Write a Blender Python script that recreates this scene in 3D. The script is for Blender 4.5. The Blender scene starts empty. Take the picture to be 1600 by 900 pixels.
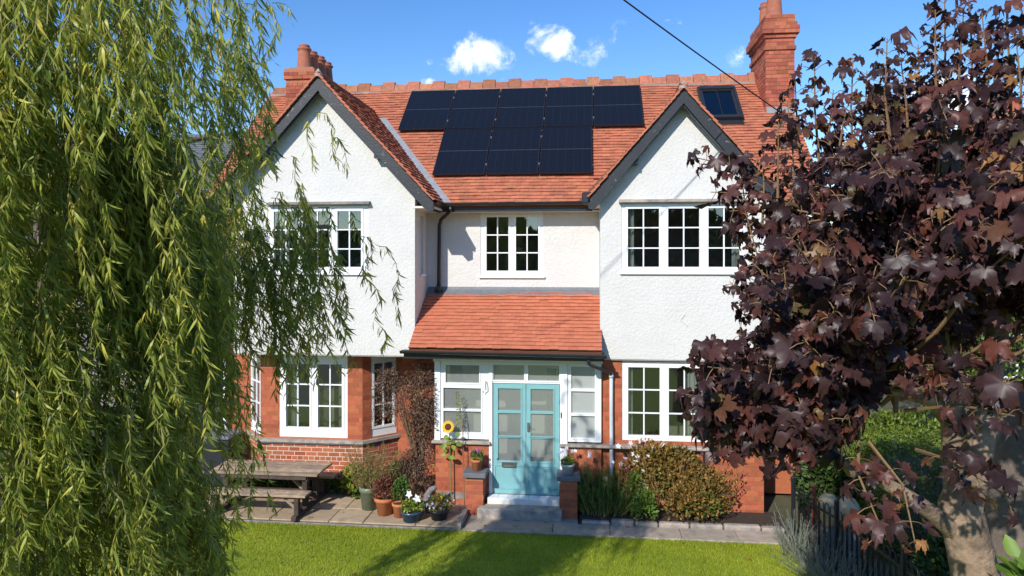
import bpy, math, random
import numpy as np
from mathutils import Matrix, Vector
random.seed(7); rng = np.random.default_rng(7)
R = math.radians
scene = bpy.context.scene
COL = scene.collection

# ------------------------------------------------------------------ camera, sky, sun, exposure
CAM_H, FPX, HORIZON, YAW = 4.5, 1100.0, 405.0, math.atan(120 / 1100)
cam_data = bpy.data.cameras.new('camera'); cam = bpy.data.objects.new('camera', cam_data); COL.objects.link(cam)
cam.location = (0, 0, CAM_H); cam.rotation_euler = (R(90), 0, YAW)
cam_data.sensor_width = 36; cam_data.lens = FPX / 1600 * 36
cam_data.shift_y = -(450 - HORIZON) / 1600
cam_data.clip_start = .05; cam_data.clip_end = 2000
scene.camera = cam
scene.render.resolution_x, scene.render.resolution_y = 1024, 576

def P(u, v, Y):
    """survey helper: point seen at photo pixel (u, v) that stands on the plane y = Y"""
    xc = (u - 800) / FPX
    dx = xc * math.cos(YAW) - math.sin(YAW); dy = xc * math.sin(YAW) + math.cos(YAW); t = Y / dy
    return Vector((dx * t, Y, CAM_H - (v - HORIZON) / FPX * t))
def XZ(u, v, Y):
    p = P(u, v, Y); return p.x, p.z

SUN_EL, SUN_AZ = 33.0, 22.0
world = bpy.data.worlds.new('World'); scene.world = world; world.use_nodes = True
wn = world.node_tree; wn.nodes.clear()
def N(nt, t, **kw):
    n = nt.nodes.new(t)
    for k, v in kw.items(): setattr(n, k, v)
    return n
sky = N(wn, 'ShaderNodeTexSky', sky_type='NISHITA', sun_disc=False)
sky.sun_elevation = R(SUN_EL); sky.sun_rotation = R(180 + SUN_AZ)
sky.air_density = 1.0; sky.dust_density = 0.15; sky.ozone_density = 2.6; sky.altitude = 200
bg = N(wn, 'ShaderNodeBackground'); out = N(wn, 'ShaderNodeOutputWorld')
bg.inputs['Strength'].default_value = 0.15
tc = N(wn, 'ShaderNodeTexCoord'); sep = N(wn, 'ShaderNodeSeparateXYZ')
wn.links.new(tc.outputs['Generated'], sep.inputs[0])
def wm(op, a, b=None, clamp=False):
    n = N(wn, 'ShaderNodeMath', operation=op, use_clamp=clamp)
    for i, x in enumerate((a, b)):
        if x is None: continue
        if isinstance(x, (int, float)): n.inputs[i].default_value = x
        else: wn.links.new(x, n.inputs[i])
    return n.outputs[0]
ysafe = wm('MAXIMUM', sep.outputs[1], .05)
px = wm('DIVIDE', sep.outputs[0], ysafe); pz = wm('DIVIDE', sep.outputs[2], ysafe)
CLOUDS = [(752, 86, 80, 46, 1.0), (888, 68, 105, 44, .86), (672, 128, 22, 14, .9), (672, 97, 14, 14, .5), (1470, 155, 90, 60, 1.0),
          (330, 250, 60, 30, .62), (1052, 30, 32, 16, .42), (1155, 82, 22, 30, .45), (200, -90, 240, 60, .8), (1250, -160, 200, 60, .8)]
field = None
for (u, v, ru, rv, amp) in CLOUDS:
    p = P(u, v, 1.0)
    a = wm('DIVIDE', wm('SUBTRACT', px, p.x), ru / FPX); b = wm('DIVIDE', wm('SUBTRACT', pz, p.z - CAM_H), rv / FPX)
    d = wm('SQRT', wm('ADD', wm('MULTIPLY', a, a), wm('MULTIPLY', b, b)))
    m = wm('MULTIPLY', wm('SUBTRACT', 1.25, d, True), amp)
    field = m if field is None else wm('MAXIMUM', field, m)
cmb = N(wn, 'ShaderNodeCombineXYZ'); wn.links.new(px, cmb.inputs[0]); wn.links.new(pz, cmb.inputs[1])
nz = N(wn, 'ShaderNodeTexNoise'); nz.inputs['Scale'].default_value = 17; nz.inputs['Detail'].default_value = 9; nz.inputs['Roughness'].default_value = .62
nz.inputs['Distortion'].default_value = .5
wn.links.new(cmb.outputs[0], nz.inputs['Vector'])
dens = wm('ADD', field, wm('MULTIPLY', wm('SUBTRACT', nz.outputs['Fac'], .5), 3.0))
mr = N(wn, 'ShaderNodeMapRange', interpolation_type='SMOOTHSTEP'); mr.inputs['From Min'].default_value = .45; mr.inputs['From Max'].default_value = 1.25
wn.links.new(dens, mr.inputs['Value'])
front = wm('GREATER_THAN', sep.outputs[1], .06)
gate = wm('MULTIPLY', wm('MULTIPLY', mr.outputs[0], wm('MINIMUM', wm('MULTIPLY', field, 3.), 1.)), front)
mix = N(wn, 'ShaderNodeMixRGB'); mix.inputs[2].default_value = (7.2, 7.3, 7.6, 1)
hsv = N(wn, 'ShaderNodeHueSaturation'); hsv.inputs['Saturation'].default_value = 1.27; hsv.inputs['Value'].default_value = .93; hsv.inputs['Hue'].default_value = .508
wn.links.new(sky.outputs[0], hsv.inputs['Color'])
wn.links.new(gate, mix.inputs[0]); wn.links.new(hsv.outputs[0], mix.inputs[1])
wn.links.new(mix.outputs[0], bg.inputs['Color']); wn.links.new(bg.outputs[0], out.inputs['Surface'])

sun_d = bpy.data.lights.new('sun', 'SUN'); sun = bpy.data.objects.new('sun', sun_d); COL.objects.link(sun)
sun_d.energy = 3.7; sun_d.angle = R(.55); sun_d.color = (1, .95, .87)
ldir = Vector((math.sin(R(SUN_AZ)) * math.cos(R(SUN_EL)), math.cos(R(SUN_AZ)) * math.cos(R(SUN_EL)), -math.sin(R(SUN_EL))))
sun.rotation_euler = ldir.to_track_quat('-Z', 'Y').to_euler(); sun.location = (-8, -20, 20)
vs = scene.view_settings; vs.view_transform = 'Standard'; vs.look = 'None'; vs.exposure = 0.48; vs.gamma = 1; vs.use_curve_mapping = False

# ------------------------------------------------------------------ materials
MATS = {}
def mat(name, col, rough=.7, var=0.0, vscale=8, bump=0.0, bscale=40, spec=.4, island=0.0, col2=None, tint=None, transl=0.0, metal=0.0, coat=0.0, stain=None):
    m = bpy.data.materials.new(name); m.use_nodes = True; nt = m.node_tree; b = nt.nodes['Principled BSDF']
    b.inputs['Roughness'].default_value = rough; b.inputs['Specular IOR Level'].default_value = spec; b.inputs['Metallic'].default_value = metal
    b.inputs['Coat Weight'].default_value = coat
    geo = N(nt, 'ShaderNodeNewGeometry'); L = nt.links.new
    def rgb(c): n = N(nt, 'ShaderNodeRGB'); n.outputs[0].default_value = (*c, 1); return n.outputs[0]
    cur = rgb(col)
    def noise(s, d=5, r=.6):
        n = N(nt, 'ShaderNodeTexNoise'); n.inputs['Scale'].default_value = s; n.inputs['Detail'].default_value = d; n.inputs['Roughness'].default_value = r
        L(geo.outputs['Position'], n.inputs['Vector']); return n.outputs['Fac']
    def mixc(f, a, b2, mode='MIX'):
        n = N(nt, 'ShaderNodeMixRGB', blend_type=mode)
        if isinstance(f, float): n.inputs[0].default_value = f
        else: L(f, n.inputs[0])
        L(a, n.inputs[1]); L(b2, n.inputs[2]); return n.outputs[0]
    def rng_(f, a, b2, c, d):
        n = N(nt, 'ShaderNodeMapRange'); L(f, n.inputs[0])
        for i, x in enumerate((a, b2, c, d)): n.inputs[i + 1].default_value = x
        return n.outputs[0]
    if tint:                                    # per-leaf colour, from the 'tint' attribute
        at = N(nt, 'ShaderNodeAttribute', attribute_name='tint'); cr = N(nt, 'ShaderNodeValToRGB')
        el = cr.color_ramp.elements
        while len(el) < len(tint): el.new(.5)
        for e, (p, c) in zip(el, tint): e.position = p; e.color = (*c, 1)
        L(at.outputs['Fac'], cr.inputs[0]); cur = cr.outputs[0]
    if col2: cur = mixc(rng_(noise(vscale), .38, .66, 0, 1), cur, rgb(col2))
    if island:
        oi = N(nt, 'ShaderNodeObjectInfo'); ad = N(nt, 'ShaderNodeMath', operation='ADD'); L(geo.outputs['Random Per Island'], ad.inputs[0]); L(oi.outputs['Random'], ad.inputs[1])
        fr = N(nt, 'ShaderNodeMath', operation='FRACT'); L(ad.outputs[0], fr.inputs[0])
        hs = N(nt, 'ShaderNodeHueSaturation'); L(cur, hs.inputs['Color'])
        L(rng_(fr.outputs[0], 0, 1, 1 - island, 1 + island), hs.inputs['Value'])
        f2 = N(nt, 'ShaderNodeMath', operation='FRACT'); mu = N(nt, 'ShaderNodeMath', operation='MULTIPLY'); L(fr.outputs[0], mu.inputs[0]); mu.inputs[1].default_value = 7.3; L(mu.outputs[0], f2.inputs[0])
        L(rng_(f2.outputs[0], 0, 1, .5 - island * .03, .5 + island * .03), hs.inputs['Hue']); cur = hs.outputs[0]
    if var:
        hs = N(nt, 'ShaderNodeHueSaturation'); L(cur, hs.inputs['Color']); L(rng_(noise(vscale * 1.7 + 1), .3, .7, 1 - var, 1 + var), hs.inputs['Value']); cur = hs.outputs[0]
    if stain:                                   # (colour, scale, low, high): weather stains with their own shape
        cur = mixc(rng_(noise(stain[1], 8, .7), stain[2], stain[3], 0, .85), cur, rgb(stain[0]))
    L(cur, b.inputs['Base Color'])
    if bump:
        bp = N(nt, 'ShaderNodeBump'); bp.inputs['Strength'].default_value = bump; bp.inputs['Distance'].default_value = .024 if name == 'render' else .02
        L(noise(bscale, 4), bp.inputs['Height']); L(bp.outputs[0], b.inputs['Normal'])
    if transl:
        tr = N(nt, 'ShaderNodeBsdfTranslucent'); L(cur, tr.inputs[0]); ms = N(nt, 'ShaderNodeMixShader'); ms.inputs[0].default_value = transl
        o = nt.nodes['Material Output']; L(b.outputs[0], ms.inputs[1]); L(tr.outputs[0], ms.inputs[2]); L(ms.outputs[0], o.inputs['Surface'])
    MATS[name] = m; return m
mat('render', (.625, .612, .585), .9, .035, 1.3, .7, 20, .2, stain=((.50, .49, .45), .9, .60, .95))
mat('white', (.80, .81, .82), .35, .03, 3)
mat('cream', (.72, .70, .62), .6, .05, 3)
mat('brick', (.37, .105, .05), .8, .1, 6, .25, 90, .3, island=.22)
mat('brickdull', (.35, .105, .06), .85, .15, 5, .3, 80, .3, island=.3, stain=((.06, .045, .04), 2.2, .6, .85))
mat('mortar', (.60, .50, .38), .95, .1, 10, .3, 120)
mat('mortarred', (.40, .15, .08), .95, .15, 10, .3, 120)
mat('tile', (.45, .155, .085), .85, .16, 2.5, .25, 70, .25, island=.13, stain=((.15, .085, .06), 3.2, .50, .80))
mat('tilenew', (.50, .165, .09), .75, .08, 2.5, .2, 70, .3, island=.09, stain=((.50, .34, .27), 1.3, .66, .95))
mat('deck', (.16, .06, .035), .9)
mat('ridge', (.36, .14, .085), .9, .2, 7, .4, 60, .2, island=.25, stain=((.16, .13, .07), 5, .5, .75))
mat('blackpaint', (.022, .024, .028), .32, .15, 6, spec=.5)
mat('barge', (.022, .025, .031), .5, .15, 3, .2, 30, stain=((.42, .40, .36), 11, .62, .70))
mat('lead', (.15, .16, .175), .6, .15, 4, .15, 20)
mat('leadlight', (.25, .265, .29), .55, .12, 4)
mat('stone', (.27, .235, .20), .9, .2, 5, .4, 50, col2=(.17, .16, .155))
mat('sill', (.42, .35, .28), .85, .15, 5, .3, 50, col2=(.21, .20, .19))
mat('slate', (.13, .14, .155), .7, .15, 5, .25, 40)
mat('teal', (.20, .42, .44), .45, .05, 3, .05, 30)
mat('metal', (.32, .31, .30), .35, metal=.85)
mat('terracotta', (.50, .17, .065), .8, .12, 9, .2, 60, stain=((.5, .38, .3), 7, .64, .9))
mat('tan', (.52, .36, .20), .8, .15, 9, .2, 60)
mat('clay', (.33, .115, .065), .8, .15, 6, .2, 40, stain=((.05, .04, .035), 4, .6, .8))
mat('greenglaze', (.16, .19, .12), .35, .15, 8)
mat('blueglaze', (.02, .07, .13), .25, .1, 8, spec=.6)
mat('darkpot', (.025, .03, .035), .5)
mat('zinc', (.50, .54, .57), .5, .1, 9)
mat('soil', (.05, .035, .025), .95, .3, 12, .6, 50)
mat('wood', (.40, .29, .19), .85, .22, 5, .35, 60, .2, island=.18, col2=(.25, .19, .14))
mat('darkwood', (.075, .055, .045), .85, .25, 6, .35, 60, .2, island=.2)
mat('paving', (.40, .305, .20), .9, .14, 3, .3, 45, .2, island=.12, stain=((.13, .10, .075), 2.5, .55, .85))
mat('pathconc', (.36, .30, .235), .92, .15, 3, .35, 45, .2, island=.1, stain=((.085, .075, .06), 2.8, .52, .8))
mat('grout', (.09, .075, .055), .95, .2, 15, .4, 80)
mat('ground', (.085, .085, .045), .95, .25, 1.2, .4, 20)
mat('turf', (.20, .26, .02), .95, .2, 2, .3, 60)
mat('iron', (.012, .013, .017), .42, .1, 8, spec=.5)
mat('rust', (.20, .045, .025), .7, .2, 12)
mat('pvblack', (.008, .009, .012), .3, spec=.22)
_nt = MATS['pvblack'].node_tree; _tc = N(_nt, 'ShaderNodeTexCoord'); _sp = N(_nt, 'ShaderNodeSeparateXYZ'); _nt.links.new(_tc.outputs['Object'], _sp.inputs[0])
_fs = []
for _ax, _per, _w in ((1, .0875, .05), (0, .169, .022)):                     # printed cell grid
    _m = N(_nt, 'ShaderNodeMath', operation='DIVIDE'); _m.inputs[1].default_value = _per; _nt.links.new(_sp.outputs[_ax], _m.inputs[0])
    _f = N(_nt, 'ShaderNodeMath', operation='FRACT'); _nt.links.new(_m.outputs[0], _f.inputs[0])
    _l = N(_nt, 'ShaderNodeMath', operation='LESS_THAN'); _l.inputs[1].default_value = _w; _nt.links.new(_f.outputs[0], _l.inputs[0]); _fs.append(_l.outputs[0])
_mx = N(_nt, 'ShaderNodeMath', operation='MAXIMUM'); _nt.links.new(_fs[0], _mx.inputs[0]); _nt.links.new(_fs[1], _mx.inputs[1])
_mc = N(_nt, 'ShaderNodeMixRGB'); _nt.links.new(_mx.outputs[0], _mc.inputs[0]); _mc.inputs[1].default_value = (.007, .009, .015, 1); _mc.inputs[2].default_value = (.022, .025, .033, 1)
_nt.links.new(_mc.outputs[0], _nt.nodes['Principled BSDF'].inputs['Base Color'])
mat('pvframe', (.03, .032, .036), .35, metal=.5)
mat('alu', (.55, .57, .6), .35, metal=.9)
mat('cable', (.02, .02, .02), .6)
mat('room', (.30, .28, .25), .9)
mat('porchwall', (.78, .78, .73), .8, .04, 2)
mat('curtain', (.55, .55, .53), .9, .08, 4)
mat('bag', (.28, .17, .09), .8, .15, 9)
mat('bark', (.30, .215, .145), .9, .4, 5, 1.0, 22, .2, col2=(.13, .095, .07), stain=((.10, .11, .05), 6, .62, .8))
mat('barkdark', (.15, .12, .10), .9, .25, 8, .6, 30, .2)
mat('twig', (.20, .12, .06), .8, .2, 20)
mat('greystem', (.20, .21, .16), .8)
mat('willowtwig', (.21, .19, .06), .7, .2, 20)
mat('willowleaf', (0, 0, 0), .42, transl=.46, spec=.4, tint=[(0, (.16, .22, .04)), (.45, (.36, .41, .075)), (.8, (.54, .54, .10)), (1, (.68, .57, .10))])
mat('mapleleaf', (0, 0, 0), .43, .2, 30, transl=.28, spec=.38, tint=[(0, (.026, .014, .014)), (.45, (.062, .028, .027)), (.72, (.15, .048, .032)), (.86, (.085, .07, .028)), (1, (.32, .15, .05))])
mat('dark_green_leaf', (0, 0, 0), .55, transl=.2, tint=[(0, (.03, .06, .012)), (1, (.08, .13, .025))])  # dark green foliage colour
mat('lime_leaf', (0, 0, 0), .5, transl=.25, tint=[(0, (.09, .16, .02)), (.7, (.22, .30, .03)), (1, (.45, .36, .06))])
mat('olive_leaf', (0, 0, 0), .55, transl=.22, tint=[(0, (.07, .085, .02)), (.6, (.20, .19, .045)), (1, (.36, .29, .11))])
mat('gold_leaf', (0, 0, 0), .55, transl=.22, tint=[(0, (.075, .085, .015)), (.45, (.20, .14, .025)), (1, (.40, .19, .04))])
mat('green_leaf', (0, 0, 0), .5, transl=.22, tint=[(0, (.035, .075, .012)), (.6, (.085, .16, .022)), (1, (.17, .27, .04))])
mat('red_leaf', (0, 0, 0), .55, transl=.2, tint=[(0, (.10, .03, .025)), (.7, (.22, .07, .045)), (1, (.25, .20, .06))])
mat('brown_leaf', (0, 0, 0), .6, transl=.15, tint=[(0, (.06, .035, .026)), (.6, (.15, .085, .06)), (.92, (.24, .125, .07)), (1, (.32, .25, .07))])
mat('grey_leaf', (0, 0, 0), .7, transl=.15, tint=[(0, (.07, .085, .06)), (1, (.22, .25, .20))])
mat('hedge_leaf', (0, 0, 0), .55, transl=.2, tint=[(0, (.06, .10, .014)), (.6, (.13, .19, .02)), (1, (.26, .30, .035))])
mat('grass', (0, 0, 0), .6, transl=.3, spec=.25, tint=[(0, (.20, .26, .012)), (.6, (.38, .42, .022)), (1, (.55, .53, .08))])
mat('white_petal', (.80, .78, .80), .6, transl=.2)
mat('pink_petal', (.42, .10, .40), .6, transl=.2)
mat('blue_petal', (.35, .38, .62), .6, transl=.2)
mat('yellow_petal', (.80, .48, .02), .6, transl=.2)
mat('seedhead', (.09, .03, .012), .9)
mat('black_bin', (.018, .02, .024), .45, .1, 5)
mat('wood_hill', (.03, .05, .015), .95, .4, .5)
g = bpy.data.materials.new('glass'); g.use_nodes = True; nt = g.node_tree; nt.nodes.clear()
fo = N(nt, 'ShaderNodeFresnel'); fo.inputs[0].default_value = 1.52; gl = N(nt, 'ShaderNodeBsdfGlossy'); gl.inputs['Roughness'].default_value = .015
tp = N(nt, 'ShaderNodeBsdfTransparent'); tp.inputs[0].default_value = (.86, .9, .88, 1); mx = N(nt, 'ShaderNodeMixShader'); mo = N(nt, 'ShaderNodeOutputMaterial')
ma = N(nt, 'ShaderNodeMath', operation='MULTIPLY_ADD'); ma.inputs[1].default_value = 1.9; ma.inputs[2].default_value = .035
nt.links.new(fo.outputs[0], ma.inputs[0]); nt.links.new(ma.outputs[0], mx.inputs[0]); nt.links.new(tp.outputs[0], mx.inputs[1]); nt.links.new(gl.outputs[0], mx.inputs[2]); nt.links.new(mx.outputs[0], mo.inputs['Surface'])
MATS['glass'] = g
g = g.copy(); g.name = 'frosted'; g.node_tree.nodes['Transparent BSDF'].inputs[0].default_value = (.9, .92, .9, 1)
nt = g.node_tree; df = N(nt, 'ShaderNodeBsdfDiffuse'); df.inputs[0].default_value = (.6, .63, .62, 1); m2 = N(nt, 'ShaderNodeMixShader'); m2.inputs[0].default_value = .5
lk = [l for l in nt.links if l.to_node.type == 'OUTPUT_MATERIAL'][0]; src = lk.from_socket; nt.links.remove(lk)
nt.links.new(src, m2.inputs[1]); nt.links.new(df.outputs[0], m2.inputs[2]); nt.links.new(m2.outputs[0], [n for n in nt.nodes if n.type == 'OUTPUT_MATERIAL'][0].inputs['Surface'])
MATS['frosted'] = g
g = g.copy(); g.name = 'brightened_glass'; [n for n in g.node_tree.nodes if n.type == 'MIX_SHADER' and not n.inputs[0].is_linked][0].inputs[0].default_value = .2  # pale diffuse mixed into the panes, imitating a brightly lit porch interior
MATS['brightened_glass'] = g

# ------------------------------------------------------------------ object helpers
W = {}
def link(o, parent=None, M=None):
    COL.objects.link(o); M = Matrix() if M is None else M
    if parent is not None: o.parent = parent; o.matrix_basis = W[parent].inverted() @ M
    else: o.matrix_basis = M
    W[o] = M; return o
def tag(o, label=None, cat=None, group=None, kind=None):
    if label: o['label'] = label
    if cat: o['category'] = cat
    if group: o['group'] = group
    if kind: o['kind'] = kind
    return o
def thing(name, label, cat, loc, group=None):
    o = bpy.data.objects.new(name, None); o.empty_display_size = .2
    link(o, None, Matrix.Translation(loc)); return tag(o, label, cat, group)

class MB:
    def __init__(s): s.v = []; s.f = []
    def add(s, vs, fs):
        n = len(s.v); s.v += [tuple(v) for v in vs]; s.f += [tuple(i + n for i in f) for f in fs]; return s
    def box(s, x0, x1, y0, y1, z0, z1):
        return s.add([(x0, y0, z0), (x1, y0, z0), (x1, y1, z0), (x0, y1, z0), (x0, y0, z1), (x1, y0, z1), (x1, y1, z1), (x0, y1, z1)],
                     [(3, 2, 1, 0), (4, 5, 6, 7), (0, 1, 5, 4), (1, 2, 6, 5), (2, 3, 7, 6), (3, 0, 4, 7)])
    def bbox(s, x0, x1, y0, y1, z0, z1, b=.006):      # box with chamfered edges
        vs = []; c = [(x0, x1), (y0, y1), (z0, z1)]
        idx = {}
        for ix in (0, 1):
            for iy in (0, 1):
                for iz in (0, 1):
                    p = [c[0][ix], c[1][iy], c[2][iz]]; d = [b if i == 0 else -b for i in (ix, iy, iz)]
                    for a in range(3):
                        q = [p[k] + (0 if k == a else d[k]) for k in range(3)]
                        idx[(ix, iy, iz, a)] = len(vs); vs.append(q)
        fs = []
        for a in range(3):
            o1, o2 = [k for k in range(3) if k != a]
            for sgn in (0, 1):
                f = []
                for (i, j) in ((0, 0), (1, 0), (1, 1), (0, 1)):
                    k = [0, 0, 0]; k[a] = sgn; k[o1] = i; k[o2] = j; f.append(idx[(*k, a)])
                fs.append(f)
            for i in (0, 1):
                for j in (0, 1):
                    k0 = [0, 0, 0]; k0[o1] = i; k0[o2] = j; k1 = k0[:]; k1[a] = 1
                    fs.append([idx[(*k0, o1)], idx[(*k0, o2)], idx[(*k1, o2)], idx[(*k1, o1)]])
        for ix in (0, 1):
            for iy in (0, 1):
                for iz in (0, 1): fs.append([idx[(ix, iy, iz, a)] for a in range(3)])
        return s.add(vs, fs)
    def prism(s, poly, y0, y1):                        # poly in x,z extruded along y
        n = len(poly)
        return s.add([(x, y0, z) for x, z in poly] + [(x, y1, z) for x, z in poly],
                     [tuple(range(n)), tuple(range(2 * n - 1, n - 1, -1))] + [(i, i + n, (i + 1) % n + n, (i + 1) % n) for i in range(n)])
    def prismx(s, poly, x0, x1):                       # poly in y,z extruded along x
        n = len(poly)
        return s.add([(x0, y, z) for y, z in poly] + [(x1, y, z) for y, z in poly],
                     [tuple(range(n)), tuple(range(2 * n - 1, n - 1, -1))] + [(i, i + n, (i + 1) % n + n, (i + 1) % n) for i in range(n)])
    def prismz(s, poly, z0, z1):
        n = len(poly)
        return s.add([(x, y, z0) for x, y in poly] + [(x, y, z1) for x, y in poly],
                     [tuple(range(n)), tuple(range(2 * n - 1, n - 1, -1))] + [(i, i + n, (i + 1) % n + n, (i + 1) % n) for i in range(n)])
    def lathe(s, prof, c=(0, 0, 0), n=20):
        vs = []; fs = []
        for r, z in prof:
            for k in range(n): a = 2 * math.pi * k / n; vs.append((c[0] + r * math.cos(a), c[1] + r * math.sin(a), c[2] + z))
        for i in range(len(prof) - 1):
            for k in range(n): fs.append((i * n + k, i * n + (k + 1) % n, (i + 1) * n + (k + 1) % n, (i + 1) * n + k))
        fs.append(tuple(range(n - 1, -1, -1))); fs.append(tuple((len(prof) - 1) * n + k for k in range(n)))
        return s.add(vs, fs)
    def tube(s, pts, rad, n=8):
        pts = [Vector(p) for p in pts]; m = len(pts); rad = [rad] * m if isinstance(rad, (int, float)) else rad
        vs = []; fs = []; up = Vector((.31, .17, .93)); ref = None
        for i, p in enumerate(pts):
            t = (pts[min(i + 1, m - 1)] - pts[max(i - 1, 0)]).normalized()
            if ref is None: ref = t.cross(up); ref = ref.normalized() if ref.length > .05 else t.orthogonal().normalized()
            else: ref = (ref - t * ref.dot(t)).normalized()
            b = t.cross(ref)
            for k in range(n): a = 2 * math.pi * k / n; vs.append(p + (ref * math.cos(a) + b * math.sin(a)) * rad[i])
        for i in range(m - 1):
            for k in range(n): fs.append((i * n + k, i * n + (k + 1) % n, (i + 1) * n + (k + 1) % n, (i + 1) * n + k))
        fs.append(tuple(range(n - 1, -1, -1))); fs.append(tuple((m - 1) * n + k for k in range(n)))
        return s.add(vs, fs)
    def grid_wall(s, x0, x1, z0, z1, y, th, holes):    # wall in x,z with rectangular openings and reveals
        xs = sorted({x0, x1} | {min(max(h[i], x0), x1) for h in holes for i in (0, 1)}); zs = sorted({z0, z1} | {min(max(h[i], z0), z1) for h in holes for i in (2, 3)})
        solid = lambda i, j: 0 <= i < len(xs) - 1 and 0 <= j < len(zs) - 1 and not any(h[0] - 1e-6 <= xs[i] and xs[i + 1] <= h[1] + 1e-6 and h[2] - 1e-6 <= zs[j] and zs[j + 1] <= h[3] + 1e-6 for h in holes)
        for i in range(len(xs) - 1):
            for j in range(len(zs) - 1):
                if not solid(i, j): continue
                a, b, c, d = xs[i], xs[i + 1], zs[j], zs[j + 1]
                s.add([(a, y, c), (b, y, c), (b, y, d), (a, y, d)], [(0, 1, 2, 3)]); s.add([(a, y + th, c), (b, y + th, c), (b, y + th, d), (a, y + th, d)], [(3, 2, 1, 0)])
                for (di, dj, q) in ((-1, 0, [(a, c), (a, d)]), (1, 0, [(b, c), (b, d)]), (0, -1, [(a, c), (b, c)]), (0, 1, [(a, d), (b, d)])):
                    if not solid(i + di, j + dj):
                        (p0, q0), (p1, q1) = q; s.add([(p0, y, q0), (p1, y, q1), (p1, y + th, q1), (p0, y + th, q0)], [(0, 1, 2, 3)])
        return s
    def mesh(s, name, m, smooth=False):
        me = bpy.data.meshes.new(name); me.from_pydata(s.v, [], s.f); me.materials.append(MATS[m]); me.update()
        if smooth: me.polygons.foreach_set('use_smooth', [True] * len(me.polygons))
        return me
    def build(s, name, m, parent=None, M=None, smooth=False):
        return link(bpy.data.objects.new(name, s.mesh(name, m, smooth)), parent, M)

def np_mesh(name, V, F, m, tint=None):
    """V (n,3), F list of index arrays all the same size"""
    me = bpy.data.meshes.new(name); F = np.asarray(F, dtype=np.int32); k = F.shape[1]
    me.vertices.add(len(V)); me.vertices.foreach_set('co', np.asarray(V, dtype=np.float32).ravel())
    me.loops.add(F.size); me.loops.foreach_set('vertex_index', F.ravel()); me.polygons.add(len(F))
    me.polygons.foreach_set('loop_start', np.arange(0, F.size, k, dtype=np.int32)); me.materials.append(MATS[m])
    me.update(calc_edges=True)
    if 'tile' in name: me.shade_flat()
    if tint is not None:
        a = me.attributes.new('tint', 'FLOAT', 'POINT'); a.data.foreach_set('value', np.asarray(tint, dtype=np.float32))
    return me
def instances(T, A, tv, tf):
    """T (n,3) places, A (n,3,3) rows = images of the template axes, tv (k,3), tf (m,q)"""
    n, k = len(T), len(tv); V = np.einsum('ka,nab->nkb', tv, A) + T[:, None, :]
    F = (np.asarray(tf)[None] + (np.arange(n) * k)[:, None, None]).reshape(-1, len(tf[0]))
    return V.reshape(-1, 3), F
def batch(name, m, parent, T, A, tv, tf, tint=None, kind='stuff'):
    T = np.asarray(T, float); A = np.asarray(A, float); V, F = instances(T, A, tv, tf)
    if tint is not None: tint = np.repeat(tint, len(tv))
    o = link(bpy.data.objects.new(name, np_mesh(name, V, F, m, tint)), parent)
    if kind: o['kind'] = kind
    return o
def norm(a): return a / np.maximum(np.linalg.norm(a, axis=-1, keepdims=True), 1e-9)
def frames(axis, nrm, size):
    """axes for a leaf: x along the blade, y across, z normal"""
    x = norm(axis); y = norm(np.cross(nrm, x)); z = np.cross(x, y); return np.stack([x, y, z], 1) * np.asarray(size).reshape(-1, 1, 1)
def unit(n): return norm(rng.normal(size=(n, 3)))

# leaf templates: x along, y across, z normal (length 1)
def t_lance(w=.16, curl=.25, twist=.6, seg=4):
    v = []; f = []
    for i in range(seg + 1):
        t = i / seg; hw = w * .5 * math.sin(math.pi * min(1, .08 + t * .92)) ** .8 if i < seg else .004
        a = twist * t; z = -curl * t * t
        v += [(t, -hw * math.cos(a), z - hw * math.sin(a)), (t, hw * math.cos(a), z + hw * math.sin(a))]
        if i: b = 2 * i; f.append((b - 2, b - 1, b + 1, b))
    return np.array(v), f
def t_oval(w=.55):
    return np.array([(0, 0, 0), (.3, -w * .45, .06), (.7, -w * .4, .05), (1, 0, -.06), (.7, w * .4, .05), (.3, w * .45, .06), (.5, 0, -.03)]), [(0, 1, 6), (1, 2, 6), (2, 3, 6), (3, 4, 6), (4, 5, 6), (5, 0, 6)]
def t_maple(cup=.14, pleat=1.0, tip=-.08):
    v = [(0.0, 0, 0)]; f = []; lob = [(-112, .62), (-55, .92), (0, 1.0), (55, .92), (112, .62)]
    ring = []
    for i, (a, l) in enumerate(lob):
        ar = R(a)
        for (da, dl, z) in ((-21, .68, .06), (-16, .84, .04), (-6, .84, .01), (0, 1.0, -.08), (6, .84, .01), (16, .84, .04), (21, .68, .06)):
            ring.append((math.cos(R(a + da)) * l * dl + .0, math.sin(R(a + da)) * l * dl, z * pleat + (tip + .08 if da == 0 else 0) - cup * (l * dl) ** 2 * (1.2 if abs(a) > 10 else .7)))
        if i < 4:
            am = (a + lob[i + 1][0]) / 2; ring.append((math.cos(R(am)) * .54, math.sin(R(am)) * .54, .10))
    v += ring; n = len(ring)
    # the veins dip: a mid-vein vertex half-way along each lobe
    mids = {}
    for i, (a, l) in enumerate(lob):
        mids[i] = len(v); v.append((math.cos(R(a)) * l * .55, math.sin(R(a)) * l * .55, -.05 - .05 * l))
    for i in range(5):
        s0 = 1 + i * 8; mi = mids[i]
        for k in range(6): f.append((mi, s0 + k, s0 + k + 1))
        if i > 0: f.append((0, s0 - 1, mi)); f.append((mi, s0 - 1, s0))
        else: f.append((0, s0, mi))
        if i < 4: f.append((0, mi, s0 + 7)); f.append((mi, s0 + 6, s0 + 7))
        else: f.append((0, mi, s0 + 6))
    return np.array(v), f
LANCE, OVAL, MAPLE, NEEDLE = t_lance(), t_oval(), t_maple(), t_lance(.10, .1, .2, 2)
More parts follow.
